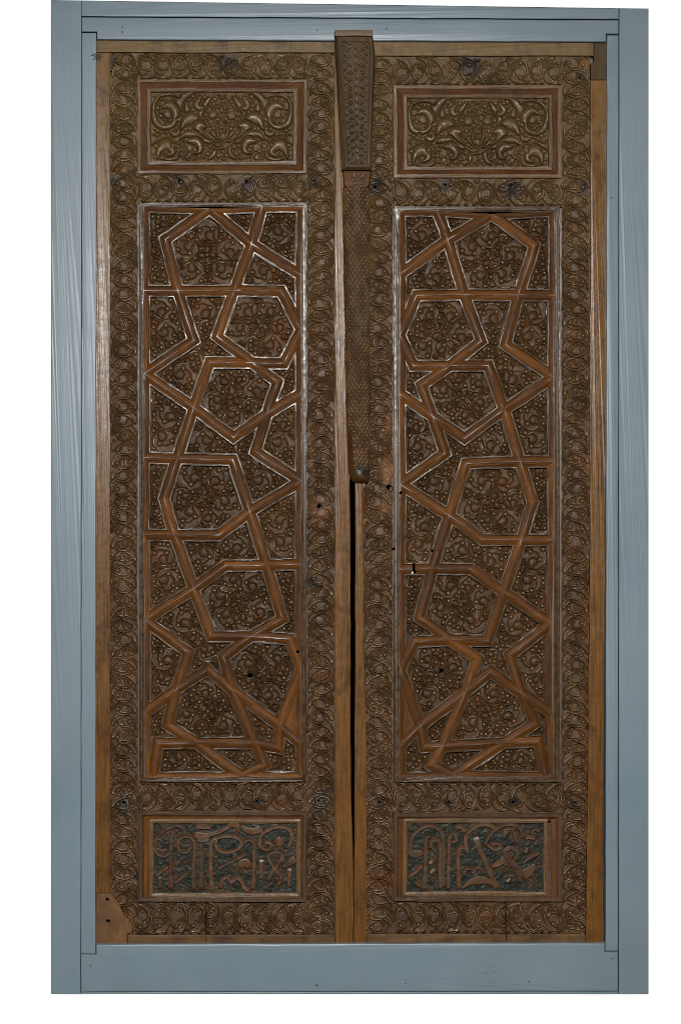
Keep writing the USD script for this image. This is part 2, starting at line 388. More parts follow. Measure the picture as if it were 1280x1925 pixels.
class Relief:
    def __init__(s, x0, y0, x1, y1, step=0.86, seed=0):
        s.x, s.y = np.arange(x0, x1 + step * 0.5, step), np.arange(y0, y1 + step * 0.5, step)
        s.x0, s.y0, s.st = x0, y0, step
        s.X, s.Y = np.meshgrid(s.x, s.y)
        s.H = np.zeros_like(s.X)
        s.stain = np.zeros_like(s.X)
        s.matt = np.ones_like(s.X)
        s.lip = np.zeros_like(s.X)
        s.bare = np.zeros_like(s.X)
        s.knob = np.zeros_like(s.X)
        s.rng = np.random.default_rng(seed)

    def splat(s, p, r, h, prof='round', dig=False):
        """Stamps samples p with radii r and heights h into the field."""
        p, r, h = np.asarray(p, float), np.broadcast_to(r, len(p)).astype(float), np.broadcast_to(h, len(p)).astype(float)
        k = int(math.ceil(r.max() / s.st)) + 1
        o = np.arange(-k, k + 1)
        oy, ox = [q.ravel() for q in np.meshgrid(o, o, indexing='ij')]
        ci = np.round((p[:, 0] - s.x0) / s.st).astype(int)
        cj = np.round((p[:, 1] - s.y0) / s.st).astype(int)
        I, J = ci[:, None] + ox, cj[:, None] + oy
        d2 = ((s.x0 + I * s.st - p[:, :1]) ** 2 + (s.y0 + J * s.st - p[:, 1:]) ** 2) / (r[:, None] ** 2)
        ok = (d2 < 1) & (I >= 0) & (J >= 0) & (I < len(s.x)) & (J < len(s.y))
        if prof == 'round':
            val = h[:, None] * np.sqrt(np.clip(1 - d2, 0, 1))
        elif prof == 'flat':
            val = h[:, None] * np.clip((1 - d2) * 3.0, 0, 1)
        else:
            val = h[:, None] * np.clip(1 - np.sqrt(d2), 0, 1)
        if dig:
            np.minimum.at(s.H, (J[ok], I[ok]), -val[ok])
        else:
            np.maximum.at(s.H, (J[ok], I[ok]), val[ok])

    @staticmethod
    def curve(pts, n=None):
        """Catmull-Rom through the points, evenly sampled."""
        p = np.asarray(pts, float)
        if len(p) == 2:
            L = np.linalg.norm(p[1] - p[0])
            m = max(2, int(L / 0.7))
            return p[0] + (p[1] - p[0]) * np.linspace(0, 1, m)[:, None]
        q = np.vstack([2 * p[0] - p[1], p, 2 * p[-1] - p[-2]])
        out = []
        for i in range(1, len(q) - 2):
            m = max(2, int(np.linalg.norm(q[i + 1] - q[i]) / 0.7))
            t = np.linspace(0, 1, m, endpoint=False)[:, None]
            out.append(0.5 * (2 * q[i] + (q[i + 1] - q[i - 1]) * t + (2 * q[i - 1] - 5 * q[i] + 4 * q[i + 1] - q[i + 2]) * t ** 2
                              + (3 * q[i] - q[i - 1] - 3 * q[i + 1] + q[i + 2]) * t ** 3))
        out.append(p[-1:])
        return np.vstack(out)

    def plate(s, pts, h, dome=0.0, lip=1.0, cut=3.0, soft=4.0):
        """A leaf surface laid over what is there: outline, height of its edge, swelling (or hollow), raised lip, groove cut round it."""
        pg = np.asarray(pts, float)
        m = 3.0
        i0, i1 = max(0, int((pg[:, 0].min() - m - s.x0) / s.st)), min(len(s.x), int((pg[:, 0].max() + m - s.x0) / s.st) + 2)
        j0, j1 = max(0, int((pg[:, 1].min() - m - s.y0) / s.st)), min(len(s.y), int((pg[:, 1].max() + m - s.y0) / s.st) + 2)
        if i1 - i0 < 3 or j1 - j0 < 3:
            return
        P = Polygon(pg)
        if not P.is_valid:
            P = P.buffer(0)
            if P.is_empty:
                return
        X, Y = s.X[j0:j1, i0:i1], s.Y[j0:j1, i0:i1]
        ins = shapely.contains_xy(P, X, Y)
        if ins.sum() < 3:
            return
        d = ndimage.distance_transform_edt(ins) * s.st
        o = ndimage.distance_transform_edt(~ins) * s.st
        H = s.H[j0:j1, i0:i1]
        val = h + dome * (1 - np.exp(-d / soft)) + lip * np.clip((3.3 - d) / 1.6, 0, 1)
        ring = (~ins) & (o < 2.1)
        H = np.where(ring, np.minimum(H, h - 1.25 * cut * (1 - o / 3.0)), H)
        s.H[j0:j1, i0:i1] = np.where(ins, val, H)
        lv = min(1.0, max(0.0, (lip - 0.35) / 1.0)) * np.clip((2.9 - d) / 1.0, 0, 1)
        s.lip[j0:j1, i0:i1] = np.where(ins, lv, np.where(ring, 0, s.lip[j0:j1, i0:i1]))
        s.knob[j0:j1, i0:i1] = np.where(ins | ring, 0, s.knob[j0:j1, i0:i1])

    @staticmethod
    def oval(c, rx, ry, rot=0.0, n=26):
        t = np.linspace(0, 2 * math.pi, n, endpoint=False)
        u, v = rx * np.cos(t), ry * np.sin(t)
        return np.column_stack([c[0] + u * math.cos(rot) - v * math.sin(rot), c[1] + u * math.sin(rot) + v * math.cos(rot)])

    def ridge(s, pts, r, h, cut=1.6, shine=0.95):
        """A stem or broad leaf laid over the ground with a cut line on both sides."""
        c = s.curve(pts)
        t = np.linspace(0, 1, len(c))
        rr = np.interp(t, np.linspace(0, 1, len(np.atleast_1d(r))), np.atleast_1d(r))
        hh = np.interp(t, np.linspace(0, 1, len(np.atleast_1d(h))), np.atleast_1d(h))
        s.splat(c, rr + 1.4, np.full(len(c), cut), 'flat', dig=True)
        s.splat(c, rr, hh, 'round')
        keep, s.H = s.H, s.lip
        s.splat(c, np.minimum(rr, 1.6), np.full(len(c), shine), 'round')
        s.H = keep

    def stroke(s, pts, r, h, prof='round'):
        c = s.curve(pts)
        t = np.linspace(0, 1, len(c))
        rr = np.interp(t, np.linspace(0, 1, len(np.atleast_1d(r))), np.atleast_1d(r))
        hh = np.interp(t, np.linspace(0, 1, len(np.atleast_1d(h))), np.atleast_1d(h))
        s.splat(c, rr, hh, prof)

    def ellipse(s, c, rx, ry, h, rot=0.0, rim=0.0):
        """A leaf body: low dome with an optional raised rim."""
        R = max(rx, ry) + 1
        i0, i1 = max(0, int((c[0] - R - s.x0) / s.st)), min(len(s.x), int((c[0] + R - s.x0) / s.st) + 2)
        j0, j1 = max(0, int((c[1] - R - s.y0) / s.st)), min(len(s.y), int((c[1] + R - s.y0) / s.st) + 2)
        if i0 >= i1 or j0 >= j1:
            return
        X, Y = s.X[j0:j1, i0:i1] - c[0], s.Y[j0:j1, i0:i1] - c[1]
        u, v = X * math.cos(rot) + Y * math.sin(rot), -X * math.sin(rot) + Y * math.cos(rot)
        d = np.sqrt((u / rx) ** 2 + (v / ry) ** 2)
        val = h * np.sqrt(np.clip(1 - d ** 2, 0, 1))
        if rim:
            val = np.where(d < 1, val * 0.55 + rim * np.exp(-((d - 0.86) / 0.14) ** 2), 0)
        s.H[j0:j1, i0:i1] = np.maximum(s.H[j0:j1, i0:i1], val)

    def bead(s, c, r, h):
        m = (s.X - c[0]) ** 2 + (s.Y - c[1]) ** 2 if s.H.size < 30000 else None
        i0, i1 = max(0, int((c[0] - r * 2 - 2 - s.x0) / s.st)), min(len(s.x), int((c[0] + r * 2 + 3 - s.x0) / s.st) + 1)
        j0, j1 = max(0, int((c[1] - r * 2 - 2 - s.y0) / s.st)), min(len(s.y), int((c[1] + r * 2 + 3 - s.y0) / s.st) + 1)
        if i0 >= i1 or j0 >= j1:
            return
        d = np.hypot(s.X[j0:j1, i0:i1] - c[0], s.Y[j0:j1, i0:i1] - c[1])
        H = s.H[j0:j1, i0:i1]
        H = H * np.clip((d - r * 0.9) / (r * 0.75), 0, 1) - 0.6 * np.exp(-((d - r * 1.25) / (0.4 * r)) ** 2)
        s.matt[j0:j1, i0:i1] = np.where(d < r * 1.6, np.where(d < r * 0.78, 1.0, 0.1), s.matt[j0:j1, i0:i1])
        s.knob[j0:j1, i0:i1] = np.where(d < r * 0.7, 1.0, np.where(d < r * 1.6, 0, s.knob[j0:j1, i0:i1]))
        s.lip[j0:j1, i0:i1] = np.where(d < r * 0.78, 1.0, np.where(d < r * 1.6, 0, s.lip[j0:j1, i0:i1]))
        s.H[j0:j1, i0:i1] = np.maximum(H, np.where(d < r, h * np.sqrt(np.clip(1 - (d / r) ** 2, 0, 1)), -9))

    def blot(s, c, r, amt=0.85):
        p = np.column_stack([s.X.ravel(), s.Y.ravel(), np.zeros(s.X.size)])
        nz = meshkit.fbm(p / 9.0, 3, 17).reshape(s.X.shape)
        d = np.hypot(s.X - c[0], s.Y - c[1]) / r
        s.stain = np.maximum(s.stain, amt * np.clip(1.5 - d * 1.1 - 1.1 * (nz - 0.4), 0, 1))

    def rub(s, c, rx, ry, amt=1.0):
        """A rubbed or broken place: the relief almost gone, lighter wood showing."""
        p = np.column_stack([s.X.ravel(), s.Y.ravel(), np.zeros(s.X.size)])
        nz = meshkit.fbm(p / 14.0, 3, 23).reshape(s.X.shape)
        d = np.hypot((s.X - c[0]) / rx, (s.Y - c[1]) / ry)
        w = amt * np.clip(1.9 - 1.5 * d - 1.2 * nz, 0, 1)
        s.bare = np.maximum(s.bare, w)
        s.H = s.H * (1 - 0.75 * w) + 1.6 * w
        s.lip = s.lip * (1 - w)

    def finish(s, name, mat, parent, ground=-6.0, poly=None, hole=None, blur=0.45, rough=0.5, label=None, lift=None, gain=1.75, gloss=0.06, polish=0.6):
        p = np.column_stack([s.X.ravel(), s.Y.ravel(), np.zeros(s.X.size)])
        n = (meshkit.noise(p / 7.0, 11) - 0.5) * 1.1 + (meshkit.noise(p / 3.0, 12) - 0.5) * 0.7
        H = gain * ndimage.gaussian_filter(s.H, blur / s.st) + rough * n.reshape(s.H.shape) + ground
        if lift is not None:
            H = H + lift(s.X, s.Y)
        keep = np.ones((len(s.y) - 1, len(s.x) - 1), bool)
        cx, cy = s.X[:-1, :-1] + s.st / 2, s.Y[:-1, :-1] + s.st / 2
        if poly is not None:
            shapely.prepare(poly)
            keep &= shapely.contains_xy(poly, cx, cy)
        if hole is not None and not hole.is_empty:
            keep &= ~shapely.contains_xy(hole, cx, cy)
        v = to3(np.column_stack([s.X.ravel(), s.Y.ravel()]), H.ravel())
        conv = H - ndimage.gaussian_filter(H, 2.6 / s.st)
        base = np.clip((s.H - 0.2) / 0.4, 0, 1)
        wr = s.matt * np.maximum(s.lip, 0.35 * np.clip((conv - 0.9) / 1.3, 0, 1)) * np.clip(2.4 * meshkit.fbm(p / 13.0, 2, 13).reshape(H.shape) - polish, 0, 1)
        wr = np.maximum(wr, gloss * base)
        wr = np.maximum(wr, 0.95 * s.knob)  # bead tops paled: their bright dots are put into the colour
        gy, gx = np.gradient(H, s.st)
        nrm = np.column_stack([-gx.ravel(), -np.ones(gx.size), gy.ravel()])
        nrm /= np.linalg.norm(nrm, axis=1, keepdims=True)
        nx = len(s.x)
        j, i = np.nonzero(keep)
        a = j * nx + i
        f = np.vstack([np.column_stack([a, a + nx, a + nx + 1]), np.column_stack([a, a + nx + 1, a + 1])])
        use, inv = np.unique(f, return_inverse=True)
        if len(use) == 0:
            return None
        st = s.stain.ravel()[use] if s.stain.any() else None
        return put(name, v[use], inv.reshape(-1, 3), mat, parent, normals=nrm[use], stain=st, label=label, wear_glint=wr.ravel()[use], bare=s.bare.ravel()[use] if s.bare.any() else None)


# --- running scroll of stiles and rails; u across (0..1 of the width), v along
def scroll_unit(R, tf, w, pitch, flip, rng, last=False):
    k = w / 50.0
    j = lambda a, b, s=1.7: (a + rng.uniform(-s, s), b + rng.uniform(-s, s) * 0.8)

    def P(pts):
        return np.array([tf(((50 - a) if flip else a) * k, b * pitch / 26.0) for a, b in pts])

    def smooth(pts):
        q = P(pts)
        return Relief.curve(np.vstack([q, q[:1]]))[::3]
    lean = rng.uniform(-2.6, 2.6)
    R.plate(smooth([j(17, 22), (9, 26), (4, 31), (1.5, 39), (3.5, 46), (8, 39), (14, 33), (23, 29), (30, 25)]), 1.2, 0.8, 1.3)
    R.plate(smooth([j(40, 20), (45, 23), (48.5, 31), (49, 42), (45, 35), (38, 28), (31, 25)]), 0.9, 0.6, 1.2)
    q = rng.uniform(0.86, 1.12)
    L = lambda pts: [(25 + (a - 25) * q + sx, 13 + (b - 13) * q) for a, b in pts]
    sx = rng.uniform(-2.0, 2.0)
    R.plate(smooth(L([(6, 12 + lean), (11, 6), (20, 2.5), (32, 2.4), (41, 6), (45, 13 - lean), (40, 20), (28, 24.5), (16, 23), (9, 18)])), 0.9, -0.4, 0.7, cut=3.4)
    R.ridge(P(L([(5, 9 + lean), (8, 17), (16, 23), (28, 24.5), (39, 20.5), (44, 23), (47.5, 31), (48.5, 41)])), [0.8, 1.3, 1.6, 1.7, 1.5, 1.5, 1.3, 0.7], [2.0, 2.8, 3.2, 3.2, 3.0, 3.0, 2.8, 1.8], cut=0.3)
    kind = rng.integers(0, 4)
    if kind == 0:                # two lobes
        R.plate(smooth([j(25, 20), j(18, 19), (15, 13), j(20, 6), (26, 7), (27, 14)]), 0.8, 0.6, 1.6, cut=1.8)
        R.plate(smooth([j(26, 20), (26, 11), j(30, 5), (37, 5.5), (42, 11), j(37, 18)]), 1.1, 0.6, 1.6, cut=1.8)
    else:
        R.plate(smooth([j(17, 16), (16.5, 9), j(22, 3.8), (30, 3.0), (38, 6.5), (43, 13), j(38, 18.5), (28, 21.5), (20, 20.5)]), 1.1, 0.5, 1.8, cut=2.0)
        if kind == 1:
            R.ridge(P([j(22, 18), j(27, 13), (29, 7)]), [0.6, 1.1, 0.6], [2.0, 2.9, 2.2], cut=-0.5, shine=0.6)
    R.ridge(P(L([(18, 12), (20, 6), j(28, 2.5), j(37, 4.5), (44, 9), (47.5, 16), (48.5, 26)])), [0.8, 1.3, 1.5, 1.5, 1.4, 1.2, 0.7], [2.6, 3.2, 3.4, 3.4, 3.2, 3.0, 2.0], cut=0.4)
    R.bead(P([j(11.5, 14.5)])[0], 3.1, 3.4)
    R.bead(P([j(37, 12.5)])[0], 3.0, 3.4)
    if rng.random() < 0.6:
        R.ridge(P([j(3, 3), (6, 0), (4, -4)]), [0.7, 1.6, 0.6], [2, 3.6, 2])


class TF:
    def __init__(s, f, swap):
        s.f, s.swap = f, swap

    def __call__(s, a, b):
        return s.f(a, b)


def stile_carving(x0, x1, y0, y1, seed, parent, hole, blots, mat='carved', step=0.86, poly=None, rubs=()):
    R = Relief(x0 - 1, y0 - 1, x1 + 1, y1 + 1, step, seed)
    rng = R.rng
    n = round((y1 - y0) / 26.0)
    pitch = (y1 - y0) / n
    off = np.cumsum(rng.uniform(-2.2, 2.2, n))
    off = off - np.linspace(0, 1, n) * off[-1]
    flip = False
    run = 0
    for i in range(n - 1, -1, -1):
        if run <= 0:
            flip = not flip
            run = rng.integers(1, 5)
        run -= 1
        yy = y0 + i * pitch + off[i]
        scroll_unit(R, TF(lambda a, b: (x0 + 0.6 + a, yy + b), False), x1 - x0 - 1.2, pitch, flip, rng)
    R.H *= 0.9 + 0.3 * meshkit.noise(np.stack([R.X / 30, R.Y / 45, 0 * R.X], -1), seed)
    for c, r in blots:
        if x0 - r < c[0] < x1 + r and y0 - r < c[1] < y1 + r:
            R.blot(c, r)
    for q in rubs:
        R.rub(*q)
    return R.finish('scroll_carving', mat, parent, -6.8, poly=poly, hole=hole)


def rail_carving(x0, x1, y0, y1, seed, parent, hole, blots, up=False, cracks=()):
    R = Relief(x0 - 1, y0 - 1, x1 + 1, y1 + 1, GS, seed)
    rng = R.rng
    cx = (x0 + x1) / 2
    hw = y1 - y0 - 1.2
    n = round((x1 - cx) / 35.0)
    pitch = (x1 - cx) / n
    for sgn in (-1, 1):
        for i in range(n - 1, -1, -1):
            flip = bool((i + (sgn > 0)) % 2) ^ (rng.random() < 0.15)
            b0 = i * pitch
            f = (lambda a, b: (cx + sgn * (b0 + b), y0 + 0.6 + a)) if up else (lambda a, b: (cx + sgn * (b0 + b), y1 - 0.6 - a))
            scroll_unit(R, TF(f, True), hw, pitch, flip, rng)
    # little triangular leaves along one edge, and the heart in the middle
    ye = y0 + 3 if up else y1 - 3
    for xx in np.arange(x0 + 10, x1 - 5, pitch / 2):
        R.stroke([(xx - 4, ye), (xx + 4, ye)], [0.6, 3.0, 0.6], [2, 4.4, 2])
    R.H *= 0.9 + 0.3 * meshkit.noise(np.stack([R.X / 30, R.Y / 45, 0 * R.X], -1), seed)
    for c in cracks:
        R.H[:, np.abs(R.x - c) < 0.8] = -5
    for c, r in blots:
        if x0 - r < c[0] < x1 + r and y0 - r < c[1] < y1 + r:
            R.blot(c, r)
    return R.finish('scroll_carving', 'carved', parent, -6.8, hole=hole)


def scroll(R, c, r, a0, sgn, rng):
    """A curled leaf: a dished disc, one or two overlapping lobes, a bead in the eye and a tail."""
    c = np.asarray(c, float)
    u = lambda a, k: c + r * k * np.array([math.cos(a0 + sgn * a), math.sin(a0 + sgn * a)])
    def curl(q, k, a):
        t = np.linspace(0, 1, 30)
        rho = k * (0.76 + 0.24 * t + 0.5 * t ** 7)
        an = a + sgn * 2 * math.pi * t
        return np.column_stack([q[0] + rho * np.cos(an), q[1] + rho * np.sin(an)])
    b = a0 + 2.4 + rng.uniform(-0.5, 0.5)
    d = lambda a, k: c + r * k * np.array([math.cos(b + sgn * a), math.sin(b + sgn * a)])
    R.plate(curl(c, r * 1.08, b), 0.4, 0.5, 1.3 if r > 7 else 0.7, cut=2.6, soft=4.0)
    R.plate(curl(d(1.2, 0.20), r * 0.72, b + sgn * 1.3), 0.9, 2.4, 1.0 if r > 7 else 0.4, cut=2.6, soft=0.35 * r + 0.6)
    if r > 8:
        R.plate(curl(d(2.6, 0.26), r * 0.40, b + sgn * 3.0), 1.6, 2.2, 0.2, cut=2.4, soft=0.3 * r)
    R.bead(d(4.4, 0.52), min(3.4, 0.14 * r + 1.6), 3.6)
    if r > 9:
        R.bead(d(0.2, 0.80), 3.1, 3.4)


def arabesque(R, poly, rng, rosette=True, rmax=17.0):
    """Fills a polygon with scrolls, hooked leaves and beads, largest first."""
    inside = shapely.contains_xy(poly, R.X, R.Y)
    dist = ndimage.distance_transform_edt(np.pad(inside, 1))[1:-1, 1:-1] * R.st
    c0 = np.array([poly.centroid.x, poly.centroid.y])
    seed_odd = rng.random() < 0.5
    if rosette:
        k = 3 if seed_odd else 4
        a1 = rng.uniform(0, 6.28)
        for i in range(k):
            a = a1 + i * 2 * math.pi / k
            q = c0 + 10.5 * np.array([math.cos(a), math.sin(a)])
            R.plate(Relief.oval(q, 8.6, 6.4, a), 0.6, 0.9, 2.0, cut=2.2, soft=3.0)
            R.bead(c0 + 17 * np.array([math.cos(a + 0.63), math.sin(a + 0.63)]), 2.6, 3.4)
            s2 = c0 + 15 * np.array([math.cos(a), math.sin(a)])
            R.ridge([c0 + 6 * np.array([math.cos(a + .5), math.sin(a + .5)]), c0 + 13 * np.array([math.cos(a + .45), math.sin(a + .45)]), s2 + 3 * np.array([-math.sin(a), math.cos(a)]),
                      s2 + 4 * np.array([math.cos(a), math.sin(a)])], [0.8, 1.2, 1.2, 0.7], [3, 4.0, 4.0, 3], shine=0.4)
        R.bead(c0, 3.0, 3.8)
        dist = np.minimum(dist, np.hypot(R.X - c0[0], R.Y - c0[1]) - 18)
    dist = dist - 2.0
    sgn = 1
    for it in range(90):
        d = dist + rng.uniform(0, 0.8, dist.shape)
        k = np.unravel_index(np.argmax(d), d.shape)
        r = min(dist[k], rmax)
        if r < 3.0:
            break
        c = np.array([R.X[k], R.Y[k]])
        a = math.atan2(c0[1] - c[1], c0[0] - c[0]) + rng.uniform(-0.6, 0.6)
        if r > 5.6:
            scroll(R, c, r, a, sgn, rng)
            sgn = -sgn
        elif r > 4.6:
            t = a + 1.57 * sgn
            u, w = np.array([math.cos(t), math.sin(t)]), np.array([-math.sin(t), math.cos(t)])
            R.ridge([c - u * r * 0.95, c - u * r * .2 + w * r * .5, c + u * r * .6 + w * r * .2, c + u * r * .75 - w * r * .5], [0.8, r * 0.36, r * 0.42, 1.0], [2.2, 3.0, 3.2, 2.2], shine=0.25)
            R.bead(c - w * r * 0.45 - u * r * .1, 2.1, 3.2)
            sgn = -sgn
        else:
            R.bead(c, min(3.2, r), 3.2)
        dist = np.minimum(dist, np.hypot(R.X - c[0], R.Y - c[1]) - r)
    fill_ground(R, *poly.bounds, rng, inside, 3.3)


# ---------------------------------------------------------------- the wall and the frame
hole_outline = [(96.6, 0.6), (1218, 16.6), (1218, 1868.6), (96.6, 1868.6)]
wp = Polygon([(-1600, -1400), (2900, -1400), (2900, 2300), (-1600, 2300)], [hole_outline])
wm = trimesh.creation.extrude_polygon(wp, 110.0, engine='earcut')
v = np.asarray(wm.vertices)
wv = np.column_stack([(v[:, 0] - 640) * S, -(v[:, 2] - 104) * S, (1868 - v[:, 1]) * S])
wmesh = trimesh.Trimesh(wv, wm.faces, process=False)
wmesh.invert()
p = usdkit.mesh(stage, path_for('wall'), wmesh, M['wall'])
tag(p.GetPrim(), 'plain white wall around the grey door frame', 'wall', kind='structure')

fr = thing('painted_surround', 'grey-blue gloss painted wooden frame around the carved doors', 'door frame', kind='thing')
FH = 9.0
B0 = -60.0
slab('outer_post', [(97.6, 2), (154.0, 2.8), (152.2, 1868), (97.6, 1868)], B0, FH, 1.2, 'paint', fr, w=0.5)
slab('outer_post', [(1162.6, 17.2), (1217, 18), (1217, 1868), (1161.4, 1868)], B0, FH, 1.2, 'paint', fr, w=0.5)
slab('head_board', [(154.4, 2.8), (1161.4, 17.2), (1161.4, 37.4), (154.4, 32.2)], B0, FH + 0.6, 1.6, 'paint_across', fr, w=0.6)
slab('head_rail', [(154.4, 33.6), (1161.4, 38.8), (1161.4, 65.6), (1138.2, 65.6), (1138.2, 80.5), (182.6, 76), (182.6, 61.8), (154.4, 61.8)], B0, FH + 1.2, 3.2, 'paint_across', fr, w=0.6)
slab('inner_strip', [(154.4, 62.8), (181.8, 62.8), (180.2, 1792.8), (152.8, 1792.8)], B0, FH - 1.0, 2.0, 'paint', fr, w=0.6)
slab('inner_strip', [(1139.4, 66.8), (1161.6, 66.8), (1160.6, 1787.8), (1136.6, 1787.8)], B0, FH - 1.0, 2.6, 'paint', fr, w=0.6)
slab('sill_rail', [(152.6, 1793.4), (181.2, 1793.4), (181.2, 1774.5), (1135.6, 1771.8), (1135.6, 1788.8), (1160.4, 1788.8), (1160.4, 1862.8), (152.6, 1864.4)], B0, FH + 1.2, 3.6, 'paint_across', fr, w=0.6)
slab('sill_strip', [(152.6, 1865.0), (1160.4, 1863.4), (1160.4, 1868), (152.6, 1868)], B0, FH - 0.4, 1.0, 'paint_across', fr, w=0.4)
for (x, y, r) in ((231, 53, 1.4), (231, 62, 1.8), (596, 59, 1.3), (726, 56, 1.5), (171, 1814, 1.6), (595, 1851, 2.0), (606, 1841, 1.2), (761, 1848, 1.4), (992, 1844, 1.6), (1149, 1801, 1.6), (1148, 373, 1.3)):
    c = trimesh.creation.icosphere(2, r * S)
    c.apply_scale((1, 0.5, 1))
    c.apply_translation(((x - 640) * S, -(FH + 1.1) * S, (1868 - y) * S))
    put('nail_head', c.vertices, c.faces, 'iron', fr, smooth=True)

# ---------------------------------------------------------------- star patterns: centre lines of the straps
NL = dict(TL=(270, 387), TR=(568, 387), BL=(274, 1463), BR=(567, 1463),
          A=(394, 391), B=(311, 450), C=(334, 546), D=(440, 545), E=(472.5, 458), F=(566, 516), G=(493, 387), H=(270, 546), I=(529, 547), J=(566, 619),
          L=(534, 682), M=(474, 682), N=(408, 632), O=(364, 639), P=(271, 702), Q=(394, 681), R=(364, 766), S=(521, 717), T=(502, 777), U=(439, 822),
          W=(566, 739), X=(566, 905), Y=(480, 849), Z=(469, 961), a=(437, 865), b=(333, 862), c=(270, 860), d=(412, 1006), e=(328, 1006), f=(308, 937), g=(270, 1006),
          h=(566, 1061), i=(501, 1062), j=(424, 1064), k=(364, 1107), l=(272, 1166), m=(531, 1164), n=(472, 1197), o=(397, 1196), p=(544, 1201), q=(566, 1260),
          r=(420, 1235), s=(390, 1259), t=(354, 1227), u=(436, 1297), v=(332, 1296), w=(527, 1366), x=(272, 1341), y=(478, 1397), z=(369, 1398), aa=(315, 1364),
          bb=(296, 1397), cc=(288, 1463), dd=(456, 1461), ee=(523, 1407), ff=(566, 1399), gg=(497, 1439))
NR = dict(TL=(1042, 395), TR=(751, 395), BL=(1040, 1462), BR=(751, 1463),
          A=(924, 402), B=(1004, 461), C=(975, 554), D=(872, 553), E=(842, 450), F=(752, 514), G=(821, 395), H=(1042, 555), I=(783, 555), J=(752, 630),
          L=(777, 687), M=(845, 687), N=(905, 641), O=(950, 647), P=(1040, 709), Q=(918, 687), R=(947, 770), S=(792, 724), T=(813, 782), U=(873, 824),
          W=(752, 741), X=(752, 910), Y=(836, 852), Z=(844, 969), a=(875, 871), b=(978, 867), c=(1041, 867), d=(907, 1014), e=(980, 1015), f=(1001, 945), g=(1041, 1015),
          h=(751, 1070), i=(813, 1069), j=(885, 1070), k=(947, 1113), l=(1037, 1173), m=(789, 1162), n=(845, 1203), o=(916, 1205), p=(779, 1207), q=(752, 1259),
          r=(897, 1239), s=(922, 1263), t=(957, 1233), u=(875, 1302), v=(980, 1304), w=(789, 1366), x=(1038, 1343), y=(832, 1403), z=(948, 1397), aa=(1006, 1360),
          bb=(1012, 1394), cc=(1027, 1462), dd=(851, 1460), ee=(798, 1405), ff=(751, 1405), gg=(811, 1439))
FACES = ["TL A B C H", "A B C D E:R", "A E G", "G E F TR", "E D I J F", "H C O P", "C D N M Q R P O", "D I J L M N:R", "M L J W T S", "Q M S T U R:R", "T W X Y",
         "P R b c", "R U T Y X Z a b", "b a Z d e f:R", "c b f e g", "Z X h i", "e d Z i j k", "g e k l", "k j i m n o:R", "i h q p n m", "l k o n r u s v t",
         "n p q w u r:R", "l t v x", "s u y z aa v:R", "u w ee y", "q ff w:N", "x v aa z bb cc BL", "bb z dd cc", "z y gg dd", "y ee w ff BR dd gg"]
WS = 8.6      # half width of a strap
STRAP = [(0, 0.0), (0.75, 0.0), (1.1, -1.5), (4.6, -2.5), (5.0, -3.3), (WS, -5.4), (60, -5.6)]
FIL = [(0, -5.6), (0.6, -1.0), (1.1, -0.6), (3.2, -0.6), (3.6, -1.2), (4.1, -7.0)]


def star_panel(leaf, N, hole, seed):
    straps, order = {}, []
    rng = np.random.default_rng(seed)
    for fi, spec in enumerate(FACES):
        names, _, flag = spec.partition(':')
        ids = names.split()
        poly = Polygon([N[i] for i in ids])
        if not poly.is_valid:
            poly = poly.buffer(0)
        if not poly.exterior.is_ccw:
            ids_ccw = ids[::-1]
        else:
            ids_ccw = ids
        inl = None
        if flag != 'N':
            q = [g for g in polys(poly.buffer(-WS, join_style=2, mitre_limit=6)) if g.area > 120]
            if q:
                inl = max(q, key=lambda g: g.area)
                q = q
        ids_pts = {i: np.array(N[i]) for i in ids}
        for (i, v, f, g) in edge_strips(poly, STRAP if inl is None else STRAP[:-1] + [(WS + 0.6, -5.5)], hole=hole):
            pc = np.array(poly.exterior.coords[:-1])
            if not poly.exterior.is_ccw:
                pc = pc[::-1]
            a, b = pc[i], pc[(i + 1) % len(pc)]
            near = lambda z: min(ids_pts, key=lambda n: np.hypot(*(ids_pts[n] - z)))
            key = tuple(sorted((near(a), near(b))))
            if key not in straps:
                order.append(key)
            straps.setdefault(key, []).append((i, v, f, g))
        if inl is None:
            continue
        inl = inl.simplify(0.4)
        x0, y0, x1, y1 = inl.bounds
        Rf = Relief(math.floor(x0) - 2, math.floor(y0) - 2, math.ceil(x1) + 2, math.ceil(y1) + 2, GS, seed * 100 + fi)
        core = inl.buffer(-4.0)
        if not core.is_empty:
            arabesque(Rf, core, np.random.default_rng(seed * 100 + fi), rosette=(flag == 'R'), rmax=21.0)
        panel = Rf.finish('carved_inlay', 'inlay', leaf, -7.6, poly=inl.buffer(-2.2, join_style=2), hole=hole, rough=0.4, gloss=0.12, polish=0.7)
        if panel:
            v, f, g = join(edge_strips(inl, FIL, hole=hole, seg=6.0))
            put('border_fillet', v, f, 'fillet', panel)
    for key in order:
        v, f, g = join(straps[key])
        put('strap', v, f, 'strap', leaf, grain=g, wear_glint=(g[:, 1] < 0.76 * S) * np.clip(1.6 * meshkit.noise(v / S / 7.0, 9) - 0.35, 0, 0.8))  # ridge line painted pale in patches, as a broken highlight


def rect(x0, y0, x1, y1):
    return Polygon([(x0, y0), (x1, y0), (x1, y1), (x0, y1)])


def moulding(name, poly, profile, mat, parent, hole=None):
    v, f, g = join(edge_strips(poly, profile, clip=poly, hole=hole, seg=7.0))
    return put(name, v, f, mat, parent, grain=g if mat == 'strap' else None)


